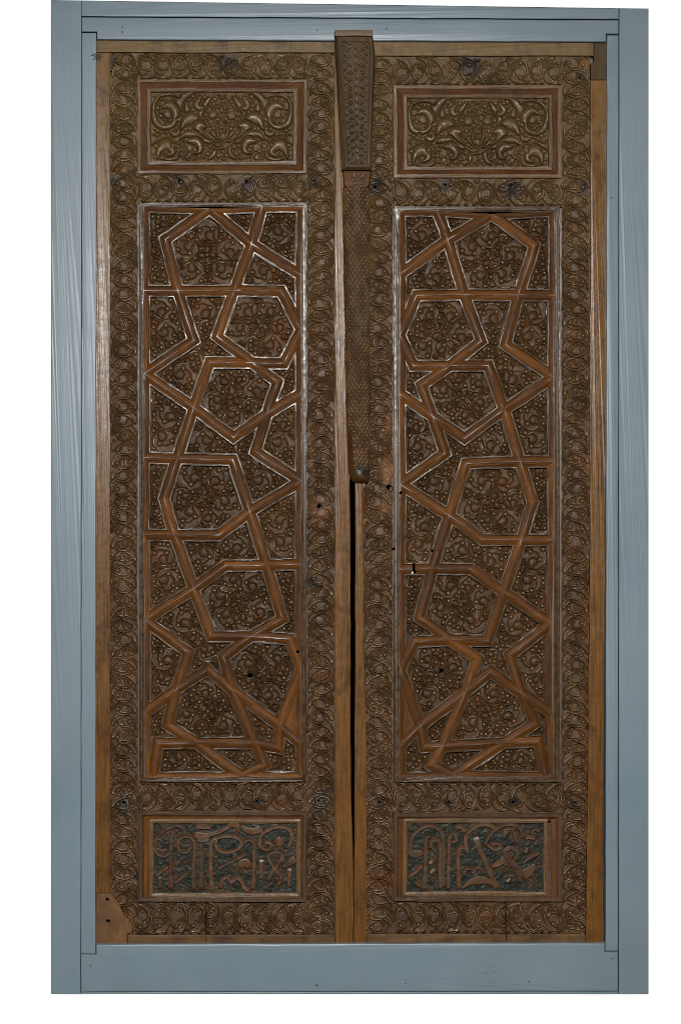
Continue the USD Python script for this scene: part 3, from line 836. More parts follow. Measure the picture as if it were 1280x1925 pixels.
# --- upper arabesque panels (half design, mirrored)
HALF = [([(560, 190), (520, 240), (482, 300), (480, 350), (510, 400), (560, 452), (605, 500), (655, 520)], [1.2, 3.2, 3.4, 3, 2.2, 2, 1.6, 1], 4.6),
        ([(632, 365), (606, 385), (598, 430), (610, 480), (640, 515)], [1, 2.2, 2.6, 2.0, 1], 5.0),
        ([(440, 172), (390, 180), (340, 222), (310, 285), (303, 335)], [1, 3.4, 5.2, 5, 1.6], 5.4),
        ([(378, 238), (385, 290), (400, 332), (432, 352)], [1, 3.6, 3.4, 1], 4.8),
        ([(330, 200), (260, 178), (190, 190), (150, 240), (143, 310), (165, 380), (210, 412), (265, 405), (296, 370), (302, 312), (280, 268), (240, 254), (203, 278)], [1, 1.6, 1.7, 1.8, 1.9, 2.4, 3.4, 3, 2.2, 3, 4.6, 4, 1], 4.8),
        ([(345, 425), (368, 372), (410, 346), (448, 354), (466, 380)], [1.2, 3.6, 6, 5, 1.4], 6.0),
        ([(552, 505), (492, 472), (460, 425), (478, 402), (512, 410)], [1, 3.2, 5.6, 5.4, 2], 6.0),
        ([(130, 542), (180, 502), (240, 482)], [1, 2.6, 1], 4.6),
        ([(338, 500), (372, 466), (430, 465), (472, 490), (535, 522), (605, 520)], [1, 3.4, 4, 2.6, 1.8, 1], 5.2),
        ([(400, 514), (450, 515), (478, 552), (470, 592), (430, 603)], [2, 4.4, 4, 2.6, 1], 5.6),
        ([(172, 645), (185, 582), (222, 542), (268, 560), (282, 602), (240, 628)], [1, 3, 5.6, 5, 3, 1], 5.6),
        ([(332, 590), (310, 632), (260, 652), (195, 645)], [1, 2.6, 2.4, 1], 4.6),
        ([(538, 645), (576, 612), (582, 572), (550, 545)], [1, 3, 2.4, 1], 4.8),
        ([(556, 520), (618, 558), (690, 572)], [1, 2, 1], 4.4),
        ([(480, 210), (450, 250), (470, 280), (500, 275)], [1, 3.4, 3, 1], 4.2),
        ([(260, 450), (300, 465), (325, 445), (310, 430)], [1, 3, 2.6, 1], 4.6),
        ([(610, 180), (637, 205), (664, 180)], [1, 2, 1], 4.0)]
HALF_DOME = [((245, 315), 9.5, 8.5, 3.6), ((570, 326), 9, 8.5, 4.4), ((420, 400), 9, 8, 2.4), ((480, 240), 9, 9, 2.2), ((390, 560), 8, 8, 2.2)]
HALF_BEAD = [(258, 208), (425, 195), (508, 198), (578, 252), (175, 275), (195, 332), (323, 357), (520, 325), (403, 425), (550, 428), (175, 440), (160, 550), (370, 590), (440, 578), (475, 627), (607, 620), (548, 560), (285, 545)]


def fill_ground(R, x0, y0, x1, y1, rng, inside=True, rmin=2.4):
    """Small hooked leaves and knobs in what ground is left."""
    free = (R.H < 0.7) & (R.X > x0) & (R.X < x1) & (R.Y > y0) & (R.Y < y1) & inside
    dist = ndimage.distance_transform_edt(np.pad(free, 1))[1:-1, 1:-1] * R.st - 0.4
    sgn = 1
    for it in range(170):
        k = np.unravel_index(np.argmax(dist), dist.shape)
        r = min(dist[k], 11.0)
        if r < rmin:
            break
        c = np.array([R.X[k], R.Y[k]])
        a = rng.uniform(0, 6.28)
        u, w = np.array([math.cos(a), math.sin(a)]), np.array([-math.sin(a), math.cos(a)])
        if r > 6.0:
            scroll(R, c, r, a, sgn, rng)
        elif r > 3.4:
            R.ridge([c - u * r * 0.95, c - u * r * .2 + w * r * .5, c + u * r * .6 + w * r * .2, c + u * r * .75 - w * r * .5], [0.8, r * 0.4, r * 0.46, 1.0], [2.0, 2.8, 3.0, 2.0], shine=0.25)
        else:
            R.bead(c, min(3.0, r), 3.6)
        sgn = -sgn
        dist = np.minimum(dist, np.hypot(R.X - c[0], R.Y - c[1]) - r)


def arabesque_panel(x0, y0, x1, y1, parent, seed):
    R = Relief(x0 - 2, y0 - 2, x1 + 2, y1 + 2, GS, seed)
    rng = R.rng
    cx = (x0 + x1) / 2
    kx, ky = (x1 - x0) / (1137 - 125.0), (y1 - y0) / (660 - 162.0)
    for sg in (1, -1):
        T = lambda p: (cx + sg * (p[0] - 637) * kx + rng.uniform(-0.7, 0.7), y0 + (p[1] - 162) * ky + rng.uniform(-0.7, 0.7))
        for c, rx, ry, h in HALF_DOME:
            R.plate(Relief.oval(T(c), rx, ry), 0.8, h - 0.8, 0.6, cut=2.0, soft=3.0)
        for pts, r, h in HALF:
            R.ridge([T(q) for q in pts], (1.95 if max(r) >= 3 else 1.4) * np.array(r), h, cut=0.7, shine=0.6)
        for b in HALF_BEAD:
            R.bead(T(b), 3.6, 4.6)
    R.bead((cx, y0 + (295 - 162) * ky), 3.6, 4.6)
    fill_ground(R, x0 + 2, y0 + 2, x1 - 2, y1 - 2, rng)
    return R.finish('arabesque_carving', 'carved', parent, -7.4, rough=0.7, gain=1.5, gloss=0.16, polish=0.5)


# --- inscriptions of the lower panels (strokes in quarter units)
INS_L = [([(120, 240), (160, 190), (220, 148), (280, 132), (328, 150), (345, 200)], 3.2), ([(120, 240), (115, 300), (140, 345), (190, 358), (226, 330)], 3.2),
         ([(290, 165), (252, 190), (238, 240), (236, 400), (236, 560), (234, 605)], [2.5, 3.2, 3.2, 3.2, 4.2, 4.6]),
         ([(408, 610), (410, 400), (415, 275), (392, 228), (345, 215), (298, 238), (288, 290), (310, 332), (352, 335), (382, 300), (368, 278), (315, 290)], [4, 3.4, 3.2, 3, 3, 3, 3, 3, 3, 2.6, 2.2, 1.6]),
         ([(464, 268), (470, 400), (465, 520), (462, 605)], [2, 2.8, 3.2, 5.2]),
         ([(542, 615), (538, 400), (542, 262), (590, 222), (680, 210), (750, 235), (770, 275), (732, 315), (662, 335), (602, 320), (576, 280), (582, 240)], [5, 3.4, 3.2, 3.2, 3.2, 3, 2.8, 3, 3, 3, 2.8, 2]),
         ([(420, 205), (480, 206), (560, 192), (640, 160), (700, 124), (738, 138), (746, 182)], [5, 4, 3, 3, 3.2, 3.4, 2]),
         ([(780, 268), (820, 240), (854, 256), (862, 320), (860, 450), (856, 608)], [2, 3, 3.2, 3.2, 3.4, 3.8]),
         ([(590, 458), (690, 405), (800, 346)], [2.6, 2.6, 3]), ([(605, 595), (620, 545), (660, 522), (690, 556), (730, 528), (770, 552), (790, 600), (828, 622)], 3),
         ([(905, 270), (912, 212), (960, 166), (1040, 144), (1110, 152), (1144, 190), (1140, 250), (1112, 302)], [2, 3, 3, 3.2, 3.4, 3.4, 3, 1.6]),
         ([(892, 268), (930, 312), (980, 312), (992, 272), (940, 256)], 2.4),
         ([(965, 540), (1010, 462), (1062, 402), (1078, 350), (1030, 330), (976, 348), (976, 396), (1022, 460), (1066, 510), (1058, 545)], [3.6, 3, 3, 3, 3, 3, 3, 3.2, 4, 3]),
         ([(916, 405), (914, 532)], [4.4, 2.4]), ([(1130, 470), (1124, 592)], [4.2, 2]), ([(156, 530), (155, 605)], [4, 2]), ([(120, 512), (212, 442)], 2.6), ([(264, 562), (356, 490)], 2.6),
         ([(288, 414), (294, 416)], 4.6), ([(360, 404), (366, 406)], 4.4), ([(1042, 256), (1062, 256)], 7), ([(988, 574), (993, 576)], 4), ([(1058, 570), (1064, 570)], 4.2),
         ([(430, 140), (480, 138), (535, 146)], [3.6, 4.4, 3]), ([(765, 140), (830, 176), (910, 160)], [3, 5, 5.5]), ([(762, 448), (770, 425), (790, 416), (810, 425), (818, 448)], [4, 6, 7, 6, 4]), ([(1086, 448), (1165, 392)], [3, 6]),
         ([(135, 300), (170, 318), (205, 306)], 1.8), ([(440, 235), (480, 240), (520, 232)], [4, 5, 4])]
INS_R = [([(118, 280), (140, 218), (190, 165), (270, 135), (340, 160), (370, 220), (374, 420), (372, 600)], [3, 3, 3, 3, 3.2, 3.2, 2.6, 2]), ([(120, 270), (125, 330), (160, 352), (212, 340)], [2, 4, 6, 4]),
         ([(268, 212), (242, 250), (238, 400), (232, 560), (226, 605)], [2, 3, 3.2, 4, 5]), ([(280, 305), (284, 258), (320, 240), (350, 280), (352, 450), (350, 608)], [2.2, 3, 3, 3, 3, 3]),
         ([(440, 258), (472, 242), (456, 190), (422, 220), (416, 400), (410, 605)], [2.4, 3, 3, 3, 3, 3.6]), ([(540, 296), (494, 316), (488, 450), (496, 605)], [3, 3.4, 3.2, 4.4]),
         ([(562, 340), (540, 262), (560, 190), (620, 142), (700, 124), (765, 150)], [2, 3.4, 3.2, 3, 3.4, 3]), ([(622, 236), (644, 305), (682, 385), (722, 485), (782, 605)], [5, 3.6, 4, 4, 5]),
         ([(738, 442), (834, 398)], [3, 4.2]), ([(826, 488), (900, 400), (936, 340), (890, 304), (838, 330), (872, 392), (930, 460), (965, 520)], [2, 3, 3.2, 3.2, 3, 4, 5.5, 5]),
         ([(712, 284), (760, 312), (802, 300), (792, 274), (740, 270)], 2.6), ([(690, 280), (702, 240), (732, 190), (800, 142), (880, 124), (952, 152), (972, 222)], [2, 2.6, 3, 3, 3, 3.4, 2.4]),
         ([(830, 222), (842, 166), (880, 158), (912, 200), (922, 262)], 2.6), ([(528, 505), (546, 460), (590, 460), (602, 492), (622, 450), (662, 460), (674, 495)], 2.8),
         ([(520, 605), (580, 562), (660, 545), (735, 562), (780, 600)], [1.5, 4, 6, 4, 2]), ([(970, 412), (1022, 370), (1100, 332)], [2, 4, 3]), ([(985, 500), (1025, 470), (1062, 430)], [7, 7, 3]),
         ([(115, 522), (206, 440)], 3), ([(286, 410), (292, 410)], 4.6), ([(294, 480), (300, 482)], 4.8), ([(868, 548), (874, 552)], 4.4), ([(946, 540), (956, 538)], 4), ([(856, 190), (864, 190)], 4.2),
         ([(1000, 320), (1008, 324)], 5), ([(1036, 196), (1060, 160), (1102, 172)], [2.4, 3, 3]), ([(470, 140), (520, 150), (530, 190)], [3, 4.4, 3]), ([(170, 560), (205, 580)], [3, 5]),
         ([(1000, 225), (1020, 218), (1060, 230)], 3)]


def inscription(x0, y0, x1, y1, strokes, ox, oy, parent, seed):
    R = Relief(x0 - 2, y0 - 2, x1 + 2, y1 + 2, GS, seed)
    rng = R.rng
    for k in range(70):            # tooled background
        c = (rng.uniform(x0 + 4, x1 - 4), rng.uniform(y0 + 4, y1 - 4))
        a = rng.uniform(0, 6.28)
        R.stroke([(c[0] - 4 * math.cos(a), c[1] - 4 * math.sin(a)), (c[0] + 1, c[1] + 2), (c[0] + 5 * math.cos(a), c[1] + 5 * math.sin(a))], [0.8, 1.6, 0.8], [0.6, 1.5, 0.6])
    panel = R.finish('inscription_panel', 'green', parent, -6.4, rough=1.0, gain=1.0)
    for pts, r in strokes:
        c = Relief.curve([(ox + a / 4.0, oy + b / 4.0) for a, b in pts])[::3] if len(pts) > 2 else Relief.curve([(ox + a / 4.0, oy + b / 4.0) for a, b in pts])[::2]
        c = np.column_stack([np.clip(c[:, 0], x0, x1), np.clip(c[:, 1], y0, y1)])
        if len(c) < 2:
            c = np.vstack([c[0], c[0] + 0.5])
        rr = 1.16 * np.interp(np.linspace(0, 1, len(c)), np.linspace(0, 1, len(np.atleast_1d(r))), np.atleast_1d(r)) * (0.9 + 0.25 * meshkit.noise(np.column_stack([c / 9.0, 0 * c[:, 0]]), 31))
        t = np.gradient(c, axis=0)
        t /= np.maximum(np.linalg.norm(t, axis=1, keepdims=True), 1e-9)
        nn = np.column_stack([-t[:, 1], t[:, 0]])
        # rounded ends
        c = np.vstack([c[0] - t[0] * rr[0], c[0] - t[0] * rr[0] * 0.6, c, c[-1] + t[-1] * rr[-1] * 0.6, c[-1] + t[-1] * rr[-1]])
        nn = np.vstack([nn[0], nn[0], nn, nn[-1], nn[-1]])
        rr = np.concatenate([[0.15 * rr[0], 0.8 * rr[0]], rr, [0.8 * rr[-1], 0.15 * rr[-1]]])
        hs = np.concatenate([[0.15, 0.75], np.ones(len(c) - 4), [0.75, 0.15]])
        prof = [(-1.06, -7.2), (-1.0, -2.4), (-0.8, -1.9), (0, -2.2), (0.8, -1.9), (1.0, -2.4), (1.06, -7.2)]
        V = []
        for u, h in prof:
            V.append(to3(c + nn * (rr * u)[:, None], -7.2 + (h + 7.2) * hs))
        m = len(c)
        V = np.vstack(V)
        F = []
        for k in range(len(prof) - 1):
            i = np.arange(m - 1)
            F += [np.column_stack([k * m + i, k * m + i + 1, (k + 1) * m + i + 1]), np.column_stack([k * m + i, (k + 1) * m + i + 1, (k + 1) * m + i])]
        F = face_front(V, np.vstack(F))
        put('letter_stroke', V, F, 'letter', panel, smooth=25)


# ---------------------------------------------------------------- the leaves
def circ(x, y, r):
    return Point(x, y).buffer(r, 6)


def leaf_common(leaf, outline, hole):
    pg = Polygon(outline).difference(hole)
    for g in polys(pg):
        m = trimesh.creation.extrude_polygon(g, 30.0, engine='earcut')
        v = np.asarray(m.vertices)
        vv = to3(v[:, :2], v[:, 2] - 47.0, 0)
        mm = trimesh.Trimesh(vv, m.faces, process=False)
        mm.invert()
        put('core_board', mm.vertices, mm.faces, 'core', leaf)


def strip_part(name, pts, h1, mat, parent, bevel=1.2, holes=(), label=None, step=25.0):
    return slab(name, pts, -17.5, h1, bevel, mat, parent, step=step, label=label, holes=holes)


TOPM = [(0, -0.4), (4.0, -0.2), (4.8, -3.6)]

# ---- left leaf
LL = thing('door_leaf', 'left carved wooden door leaf, star panel without handle post or keyhole', 'door')
holesL = [circ(600, 951, 4.2), circ(560, 1226, 3.2), circ(417, 1508, 2.4), circ(482, 1509, 3.0), circ(232, 1511, 3.2), circ(598, 1507, 3.0), circ(470, 1271, 5), circ(202, 1692, 3), circ(203, 1733, 4), circ(336, 338, 2.6), circ(463, 339, 2.6), circ(590, 339, 2.4), circ(605, 1102, 1.8), circ(638, 1414, 2.0), circ(209, 131, 2.2)]
HL = shapely.union_all(holesL)
blL = [((336, 340), 12), ((466, 346), 20), ((590, 342), 13), ((590, 1095), 14), ((232, 1511), 20), ((600, 1506), 22), ((430, 118), 22), ((205, 340), 16), ((484, 1509), 8), ((417, 1508), 6), ((300, 1560), 1), ((212, 110), 12), ((600, 951), 7), ((258, 1650), 10)]
leaf_common(LL, [(183.5, 78), (631, 78), (647, 320), (654.5, 600), (657.5, 900), (658, 1100), (659.5, 1500), (663.5, 1640), (663.5, 1772), (181, 1773.2)], HL)
strip_part('edge_strip', [(179, 98), (206.6, 98), (207.5, 1680), (177, 1680)], 0.6, 'plain', LL)
strip_part('edge_strip', [(628.4, 98), (632.5, 98), (648, 320), (655, 600), (658, 900), (658.6, 1100), (660, 1500), (664, 1640), (664, 1777), (629.5, 1777)], 0.8, 'plain', LL, 1.6)
strip_part('top_strip', [(179, 73), (631.5, 75), (632.3, 97.4), (179, 97.4)], 1.0, 'plain_across', LL)
strip_part('bottom_strip', [(240, 1758), (386.6, 1758), (386.6, 1777), (240, 1777)], 0.6, 'plain_across', LL)
strip_part('bottom_strip', [(388, 1758), (629, 1758), (629, 1777), (388, 1777)], 0.4, 'plain_across', LL)
strip_part('repair_patch', [(181.2, 1681), (207, 1681), (222, 1697), (234, 1722), (249, 1738), (250, 1752), (239, 1757), (239.4, 1777), (177, 1777)], -0.8, 'patch', LL, 1.8, holes=holesL, step=6.0, label='bare light brown repair at the bottom corner')
patchL = Polygon([(181, 1680), (207.5, 1680), (223, 1696), (235, 1721), (250, 1737), (251, 1753), (181, 1760)])
rest = box(180, 90, 640, 1770).difference(patchL.buffer(-1.0))
stile_carving(207.5, 258, 98, 1757, 11, LL, HL, blL, poly=rest, rubs=(((232, 318), 12, 8, 0.7), ((222, 1090), 8, 10, 0.6), ((250, 1725), 14, 20, 0.7)))
stile_carving(577.5, 628.4, 98, 1757, 12, LL, HL, blL, rubs=(((600, 955), 24, 34, 0.8), ((612, 1100), 12, 20, 0.5), ((590, 620), 10, 10, 0.6)))
rail_carving(259, 576.5, 98, 147, 13, LL, HL, blL)
rail_carving(259, 576.5, 326, 378.5, 14, LL, HL, blL)
rail_carving(259, 576.5, 1471.5, 1526, 15, LL, HL, blL, up=True)
rail_carving(251, 576.5, 1698, 1757, 16, LL, HL, blL, cracks=(387,))
# upper panel
moulding('panel_moulding', rect(258.5, 147.4, 576, 325.6), [(0, -5.5), (0.8, 0.2), (5.2, 0.4), (6.2, -2.2)], 'tan', LL, HL)
moulding('panel_groove', rect(264.2, 153.4, 570, 319.6), [(0, -2.0), (2.0, -3.0), (9.4, -5.4), (12.6, -5.6)], 'strap', LL, HL)
moulding('panel_moulding', rect(275.5, 163.5, 559, 309.5), [(0, -5.6), (1.2, -1.4), (7.2, -0.8), (8.8, -7.6)], 'tan', LL, HL)
arabesque_panel(285, 172, 550.5, 301, LL, 21)
# star panel
moulding('panel_moulding', rect(261.5, 379, 575.5, 1471), [(0, -5.5), (0.8, 0.1), (6.4, 0.5), (7.2, -1.8), (8.6, -1.8)], 'fillet', LL, HL)
star_panel(LL, NL, HL, 31)
# lower panel
moulding('panel_moulding', rect(260, 1526.6, 576.5, 1697), [(0, -5.5), (1.0, 0.0), (6.4, -0.4), (11, -4.4)], 'carved', LL, HL)
moulding('panel_groove', rect(270.5, 1536, 573.5, 1694.5), [(0, -3.4), (6.0, -4.6), (9.6, -5.2)], 'strap', LL, HL)
moulding('panel_moulding', rect(279.5, 1540.5, 566, 1689.0), [(0, -5.4), (1.2, -1.6), (4.4, -1.0), (8.2, -2.2), (9.4, -7.4)], 'tan', LL, HL)
inscription(288, 1548.5, 557.5, 1680.5, INS_L, 262, 1520, LL, 41)
# a torn splinter at the upper hinge corner
c = np.vstack([Relief.curve([(172, 108), (178, 106), (184, 112), (192, 108)]), ])
for k, pts in enumerate(([(173, 105), (180, 107), (190, 108)], [(176, 114), (181, 110), (188, 112)], [(176, 102), (181, 104), (187, 104)])):
    cc_ = Relief.curve(pts)[::3]
    th = [trimesh.creation.icosphere(1, 1.0 * S) for _ in cc_]
    for s_, (x_, y_) in zip(th, cc_):
        s_.apply_translation(((x_ - 640) * S, -(FH + 0.6) * S, (1868 - y_) * S))
    mm = trimesh.convex.convex_hull(np.vstack([s_.vertices for s_ in th])) if False else trimesh.util.concatenate(th)
    put('splinter', mm.vertices, mm.faces, 'core', LL, smooth=True)

# ---- right leaf
RL = thing('door_leaf', 'right carved wooden door leaf with scaled handle post and keyhole', 'door')
kh = shapely.union_all([circ(779, 1075, 4.6), Polygon([(776.6, 1058), (780.8, 1058), (781.6, 1073), (775.8, 1073)])])
holesR = [kh, circ(730, 916, 4.6), circ(740, 1032, 3.0), circ(714, 1510, 3.0), circ(843, 1511, 2.8), circ(966, 1510, 3.2), circ(1080, 1510, 2.8), circ(831, 1262, 4.4), circ(705, 350, 3.0), circ(838, 344, 2.6), circ(961, 347, 3.2), circ(813, 1036, 2.8), circ(715, 1157, 1.6), circ(753, 926, 3.4), circ(1090, 145, 2.4)]
HR = shapely.union_all(holesR)
blR = [((706, 348), 20), ((838, 346), 16), ((962, 350), 24), ((880, 122), 26), ((1102, 350), 16), ((714, 1510), 12), ((966, 1508), 9), ((843, 1511), 7), ((1080, 1510), 9), ((730, 916), 8), ((1128, 1505), 10), ((1095, 140), 12)]
leaf_common(RL, [(668, 83), (1137.4, 83), (1134.6, 1771), (665, 1772), (666, 1640), (669, 1100)], HR)
strip_part('edge_strip', [(667.6, 104), (689, 104), (691.5, 900), (684, 920), (684.5, 1240), (689.4, 1420), (689.4, 1776), (664.9, 1776), (665.2, 1640), (667.4, 1250), (667.4, 900)], 0.6, 'plain', RL, 1.6)
strip_part('edge_strip', [(1110, 150), (1142, 150), (1138.6, 900), (1133.8, 1500), (1133.6, 1776), (1101, 1776), (1104, 1500), (1108.5, 1100)], 0.6, 'plain', RL)
strip_part('top_strip', [(667.6, 76), (1116, 78), (1116, 104), (667.6, 104)], 1.0, 'plain_across', RL)
strip_part('pivot_block', [(1117.2, 77), (1142, 77), (1142, 149), (1111, 149), (1111, 118), (1117.2, 112)], -1.2, 'block', RL, 2.0, label='dark worn corner piece at the upper hinge')
strip_part('bottom_strip', [(689.8, 1757), (951, 1757), (951, 1776), (689.8, 1776)], 0.5, 'plain_across', RL)
strip_part('bottom_strip', [(952.2, 1757), (1100.6, 1757), (1100.6, 1776), (952.2, 1776)], 0.3, 'plain_across', RL)
stile_carving(684.5, 738.5, 104, 1757, 51, RL, HR, blR, rubs=(((728, 890), 26, 40, 1.0), ((732, 800), 12, 22, 0.9), ((722, 955), 20, 24, 0.8), ((712, 1000), 14, 14, 0.5), ((700, 1720), 12, 12, 0.7)), poly=box(670, 100, 740, 1760).difference(Polygon([(680, 100), (689.4, 100), (690.6, 900), (684, 915), (680, 915)])).difference(Polygon([(680, 1241), (684.4, 1241), (689, 1422), (689, 1760), (680, 1760)])))
stile_carving(1057.5, 1109, 104, 1757, 52, RL, HR, blR, rubs=(((1085, 281), 12, 8, 0.7), ((1102, 120), 14, 20, 0.8), ((1086, 1385), 10, 14, 0.5)), poly=box(1050, 100, 1112, 1760).difference(Polygon([(1109.4, 1000), (1108, 1100), (1103.6, 1500), (1100.6, 1760), (1120, 1760), (1120, 1000)])))
rail_carving(739.5, 1056.5, 105, 158, 53, RL, HR, blR)
rail_carving(739.5, 1056.5, 334, 386, 54, RL, HR, blR)
rail_carving(739.5, 1056.5, 1471.5, 1529, 55, RL, HR, blR, up=True)
rail_carving(739.5, 1056.5, 1697, 1756, 56, RL, HR, blR, cracks=(951,))
moulding('panel_moulding', rect(739, 158.4, 1056, 333.4), [(0, -5.5), (0.8, 0.0), (6.8, 0.2), (7.8, -2.2)], 'tan', RL, HR)
moulding('panel_groove', rect(746.5, 165.8, 1048.5, 326), [(0, -2.0), (2.0, -3.0), (9.4, -5.4), (12.6, -5.6)], 'strap', RL, HR)
moulding('panel_moulding', rect(758, 175.5, 1039, 319), [(0, -5.6), (1.2, -1.4), (6.6, -0.8), (8.2, -7.6)], 'tan', RL, HR)
arabesque_panel(766, 183, 1031, 311.5, RL, 61)
moulding('panel_moulding', rect(740.5, 386.6, 1052.5, 1471), [(0, -5.5), (0.8, 0.1), (7.6, 0.4), (8.6, -1.8), (10.8, -1.8)], 'fillet', RL, HR)
star_panel(RL, NR, HR, 71)
moulding('panel_moulding', rect(739.5, 1529.6, 1056, 1696.4), [(0, -5.5), (1.0, 0.0), (6.4, -0.4), (11, -4.4)], 'carved', RL, HR)
moulding('panel_groove', rect(749.5, 1535, 1045.5, 1692.5), [(0, -3.4), (6.0, -4.6), (9.6, -5.2)], 'strap', RL, HR)
moulding('panel_moulding', rect(757, 1539.5, 1031, 1686.5), [(0, -5.4), (1.2, -1.6), (4.4, -1.0), (8.2, -2.2), (9.4, -7.4)], 'tan', RL, HR)
inscription(765.5, 1547.5, 1022.5, 1678.5, INS_R, 740, 1520, RL, 81)
glint = trimesh.creation.icosphere(2, 2.2 * S)  # highlight on the keyhole edge, modelled as a small pale lump
glint.apply_scale((0.8, 0.6, 1.5))
glint.apply_translation(((775.4 - 640) * S, 4.0 * S, (1868 - 1077.5) * S))
put('keyhole_chip', glint.vertices, glint.faces, 'glint', RL, smooth=True)

# ---- handle post of the right leaf: tapering carved block, throat, scaled column, end
base = np.array([(627.5, 62.5), (699.5, 63.4), (704, 108), (702, 180), (697.5, 322), (642, 322)], float)
top = np.array([(633.5, 75), (697.5, 76), (700.5, 108), (698.5, 180), (694.5, 319.5), (647.5, 319.5)], float)
V = np.vstack([to3(base, 1.2), to3(base, 14.0), to3(top, np.array([23, 23, 23, 23, 18.5, 18.5])), to3(top, np.array([24, 24, 24, 24, 19.5, 19.5]))])
n = len(base)
F = []
for j in range(3):
    i = np.arange(n)
    k = (i + 1) % n
    F += [np.column_stack([j * n + i, j * n + k, (j + 1) * n + k]), np.column_stack([j * n + i, (j + 1) * n + k, (j + 1) * n + i])]
F += [np.array([[3 * n, 3 * n + i, 3 * n + i + 1] for i in range(1, n - 1)])]
mm = trimesh.Trimesh(V, np.vstack(F), process=False)
pb = put('handle_post_block', mm.vertices, mm.faces, 'block', RL)
slab('cap', [(628.6, 62.2), (699.2, 63.2), (699, 74.5), (628.8, 73.5)], 2.0, 27.0, 1.6, 'tan', pb)
ring = Polygon([(634, 78), (698.5, 78.5), (700.3, 108), (698.2, 180), (694.2, 319), (648, 319)])
v, f, g = join(edge_strips(ring, [(0, 23.6), (1.0, 26.4), (5.6, 26.6), (7.4, 23.0)], seg=7.0))
v[:, 1] += 4.5 * S * np.clip((1868 - v[:, 2] / S - 180) / 140, 0, 1)
put('border_fillet', v, f, 'block', pb)
R = Relief(634, 78, 702, 320, 0.9, 91)
cpoly = ring.buffer(-6.4, join_style=2)
for sg in (1, -1):                                  # mirrored scroll carving
    rg = np.random.default_rng(92)
    for yy in np.arange(86, 312, 14.0):
        f_ = lambda y: (642 + (655 - 642) * (y - 88) / 225 + 692 - 5 * (y - 88) / 225) / 2
        hw = (692 - 642) / 2 * (1 - 0.38 * (yy - 88) / 225)
        scroll(R, (f_(yy) + sg * hw * 0.52, yy), 6.6 - 1.4 * (yy - 88) / 225, rg.uniform(0, 6.28) if sg > 0 else math.pi - rg.uniform(0, 6.28), sg, rg)
        R.plate(Relief.oval((f_(yy), yy + 7), 3.2, 5.6), 1.2, 1.0, 1.2, cut=2)
        R.plate(Relief.oval((f_(yy) + sg * hw * 0.8, yy + 7), 4.0, 2.6, 0.6 * sg), 1.2, 1.0, 1.0, cut=2)
        R.bead((f_(yy) + sg * hw * 0.86, yy + 10), 1.8, 4.6)
R.blot((668, 258), 20, 0.8)
R.finish('scroll_carving', 'block', pb, 22.2, poly=cpoly, rough=0.5, gain=2.2, gloss=0.25, polish=0.2, lift=lambda X, Y: -4.5 * np.clip((Y - 180) / 140, 0, 1))
# throat
slab('handle_post_throat', [(643.5, 323.4), (696.5, 323.8), (693, 354), (645.5, 354)], 1.2, 19.0, 5.0, 'strap', RL)
R = Relief(652, 325, 695, 354, 0.7, 95)
for sg in (1, -1):
    rg = np.random.default_rng(96)
    scroll(R, (672.5 + sg * 8.5, 338), 7.5, 0.4 if sg > 0 else math.pi - 0.4, sg, rg)
    R.ridge([(672.5 + sg * 3, 349), (672.5 + sg * 9, 347), (672.5 + sg * 15, 331)], [0.8, 1.6, 0.8], [2, 3, 2])
R.plate(Relief.oval((672.5, 331), 3, 4), 1.0, 1.0, 1.0)
R.finish('throat_carving', 'block', RL, 19.4, poly=Polygon([(654, 327), (692.5, 327.5), (687, 351), (660, 351)]), gain=1.3, gloss=0.2, polish=0.3)
# scaled column
ny, na = 900, 86
yy = np.linspace(352, 884, ny)
al = np.linspace(-math.pi / 2, math.pi / 2, na)
Y, A = np.meshgrid(yy, al, indexing='ij')
tt = (Y - 352) / (884 - 352)
xl, xr = 645.5 + 8.5 * np.clip(tt, 0, 1) ** 1.2, 693 + 2.2 * tt
cx_, hw_ = (xl + xr) / 2, (xr - xl) / 2
arc = A * 24.0
per_s, per_t = 9.4, 12.6
q1, q2 = arc / per_s + Y / per_t, arc / per_s - Y / per_t
d1, d2 = np.abs(q1 - np.round(q1)), np.abs(q2 - np.round(q2))
net = np.maximum(np.exp(-(d1 / 0.11) ** 2), np.exp(-(d2 / 0.11) ** 2))
cell = np.minimum(d1, d2)
hh = 2.2 * net - 2.0 * np.clip(cell / 0.5, 0, 1)
wear_glint = np.clip((Y - 790) / 60, 0, 1) * np.clip((-A - 0.25) / 0.5, 0, 1)
hh = hh * (1 - wear_glint) * (0.75 + 0.5 * meshkit.noise(np.stack([A * 3, Y / 20, 0 * Y], -1), 5))
rad = 1 + hh / 24.0
Xc, Hc = cx_ + hw_ * np.sin(A) * rad, 1.0 + 23.0 * np.cos(A) * rad
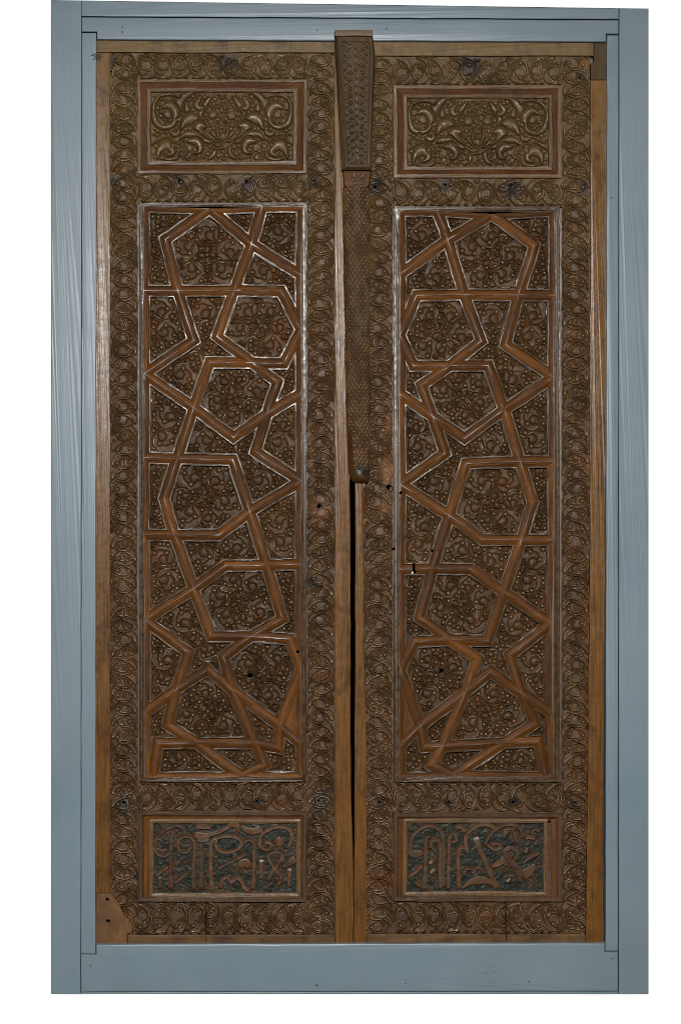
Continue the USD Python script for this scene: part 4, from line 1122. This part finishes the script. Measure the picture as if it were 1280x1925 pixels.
v = to3(np.column_stack([Xc.ravel(), Y.ravel()]), Hc.ravel(), 0.6)
i, j = np.meshgrid(np.arange(ny - 1), np.arange(na - 1), indexing='ij')
a = (i * na + j).ravel()
f = np.vstack([np.column_stack([a, a + na, a + na + 1]), np.column_stack([a, a + na + 1, a + 1])])
stn = 0.75 * np.clip(1.3 - np.hypot((Xc - 680) / 14, (Y - 884) / 16), 0, 1).ravel()
put('scaled_column', v, f, 'column', RL, smooth=True, stain=stn, wear_glint=(net * (1 - wear_glint) * np.clip(2.2 * meshkit.noise(np.stack([A * 2.2, Y / 14, 0 * Y], -1), 15) - 0.3, 0, 1)).ravel())  # net lines painted paler so the lattice stands out
# rounded end
ny2 = 30
rows = []
for k in range(ny2):
    t = k / (ny2 - 1)
    y = 884 + 24 * t
    sh = math.sqrt(max(0.0, 1 - (max(0, t - 0.15) / 0.85) ** 3.5))
    xl_, xr_ = 654 + 9 * t ** 1.5, 695.2 - 1.5 * t
    rows.append(np.column_stack([(xl_ + xr_) / 2 + (xr_ - xl_) / 2 * np.sin(al) * (0.9 + 0.1 * sh), np.full(na, y), 1.0 + 21.5 * np.cos(al) * max(sh, 0.02)]))
rows = np.vstack(rows)
i, j = np.meshgrid(np.arange(ny2 - 1), np.arange(na - 1), indexing='ij')
a = (i * na + j).ravel()
f = np.vstack([np.column_stack([a, a + na, a + na + 1]), np.column_stack([a, a + na + 1, a + 1])])
stn = 0.8 * np.clip(1.2 - np.hypot((rows[:, 0] - 682) / 15, (rows[:, 1] - 886) / 12), 0, 1)
v = to3(rows[:, :2], rows[:, 2], 0.6)
put('handle_post_end', v, f, 'column', RL, smooth=True, stain=stn)
for (x, y, r) in ((680, 897, 2.6), (748, 1195, 2.2), (648, 1108, 1.8)):
    b = trimesh.creation.icosphere(2, r * S)
    b.apply_translation(((x - 640) * S, -(20.5 if y < 900 else 0.6) * S, (1868 - y) * S))
    put('peg', b.vertices, b.faces, 'tan', RL if x > 660 else LL, smooth=True)
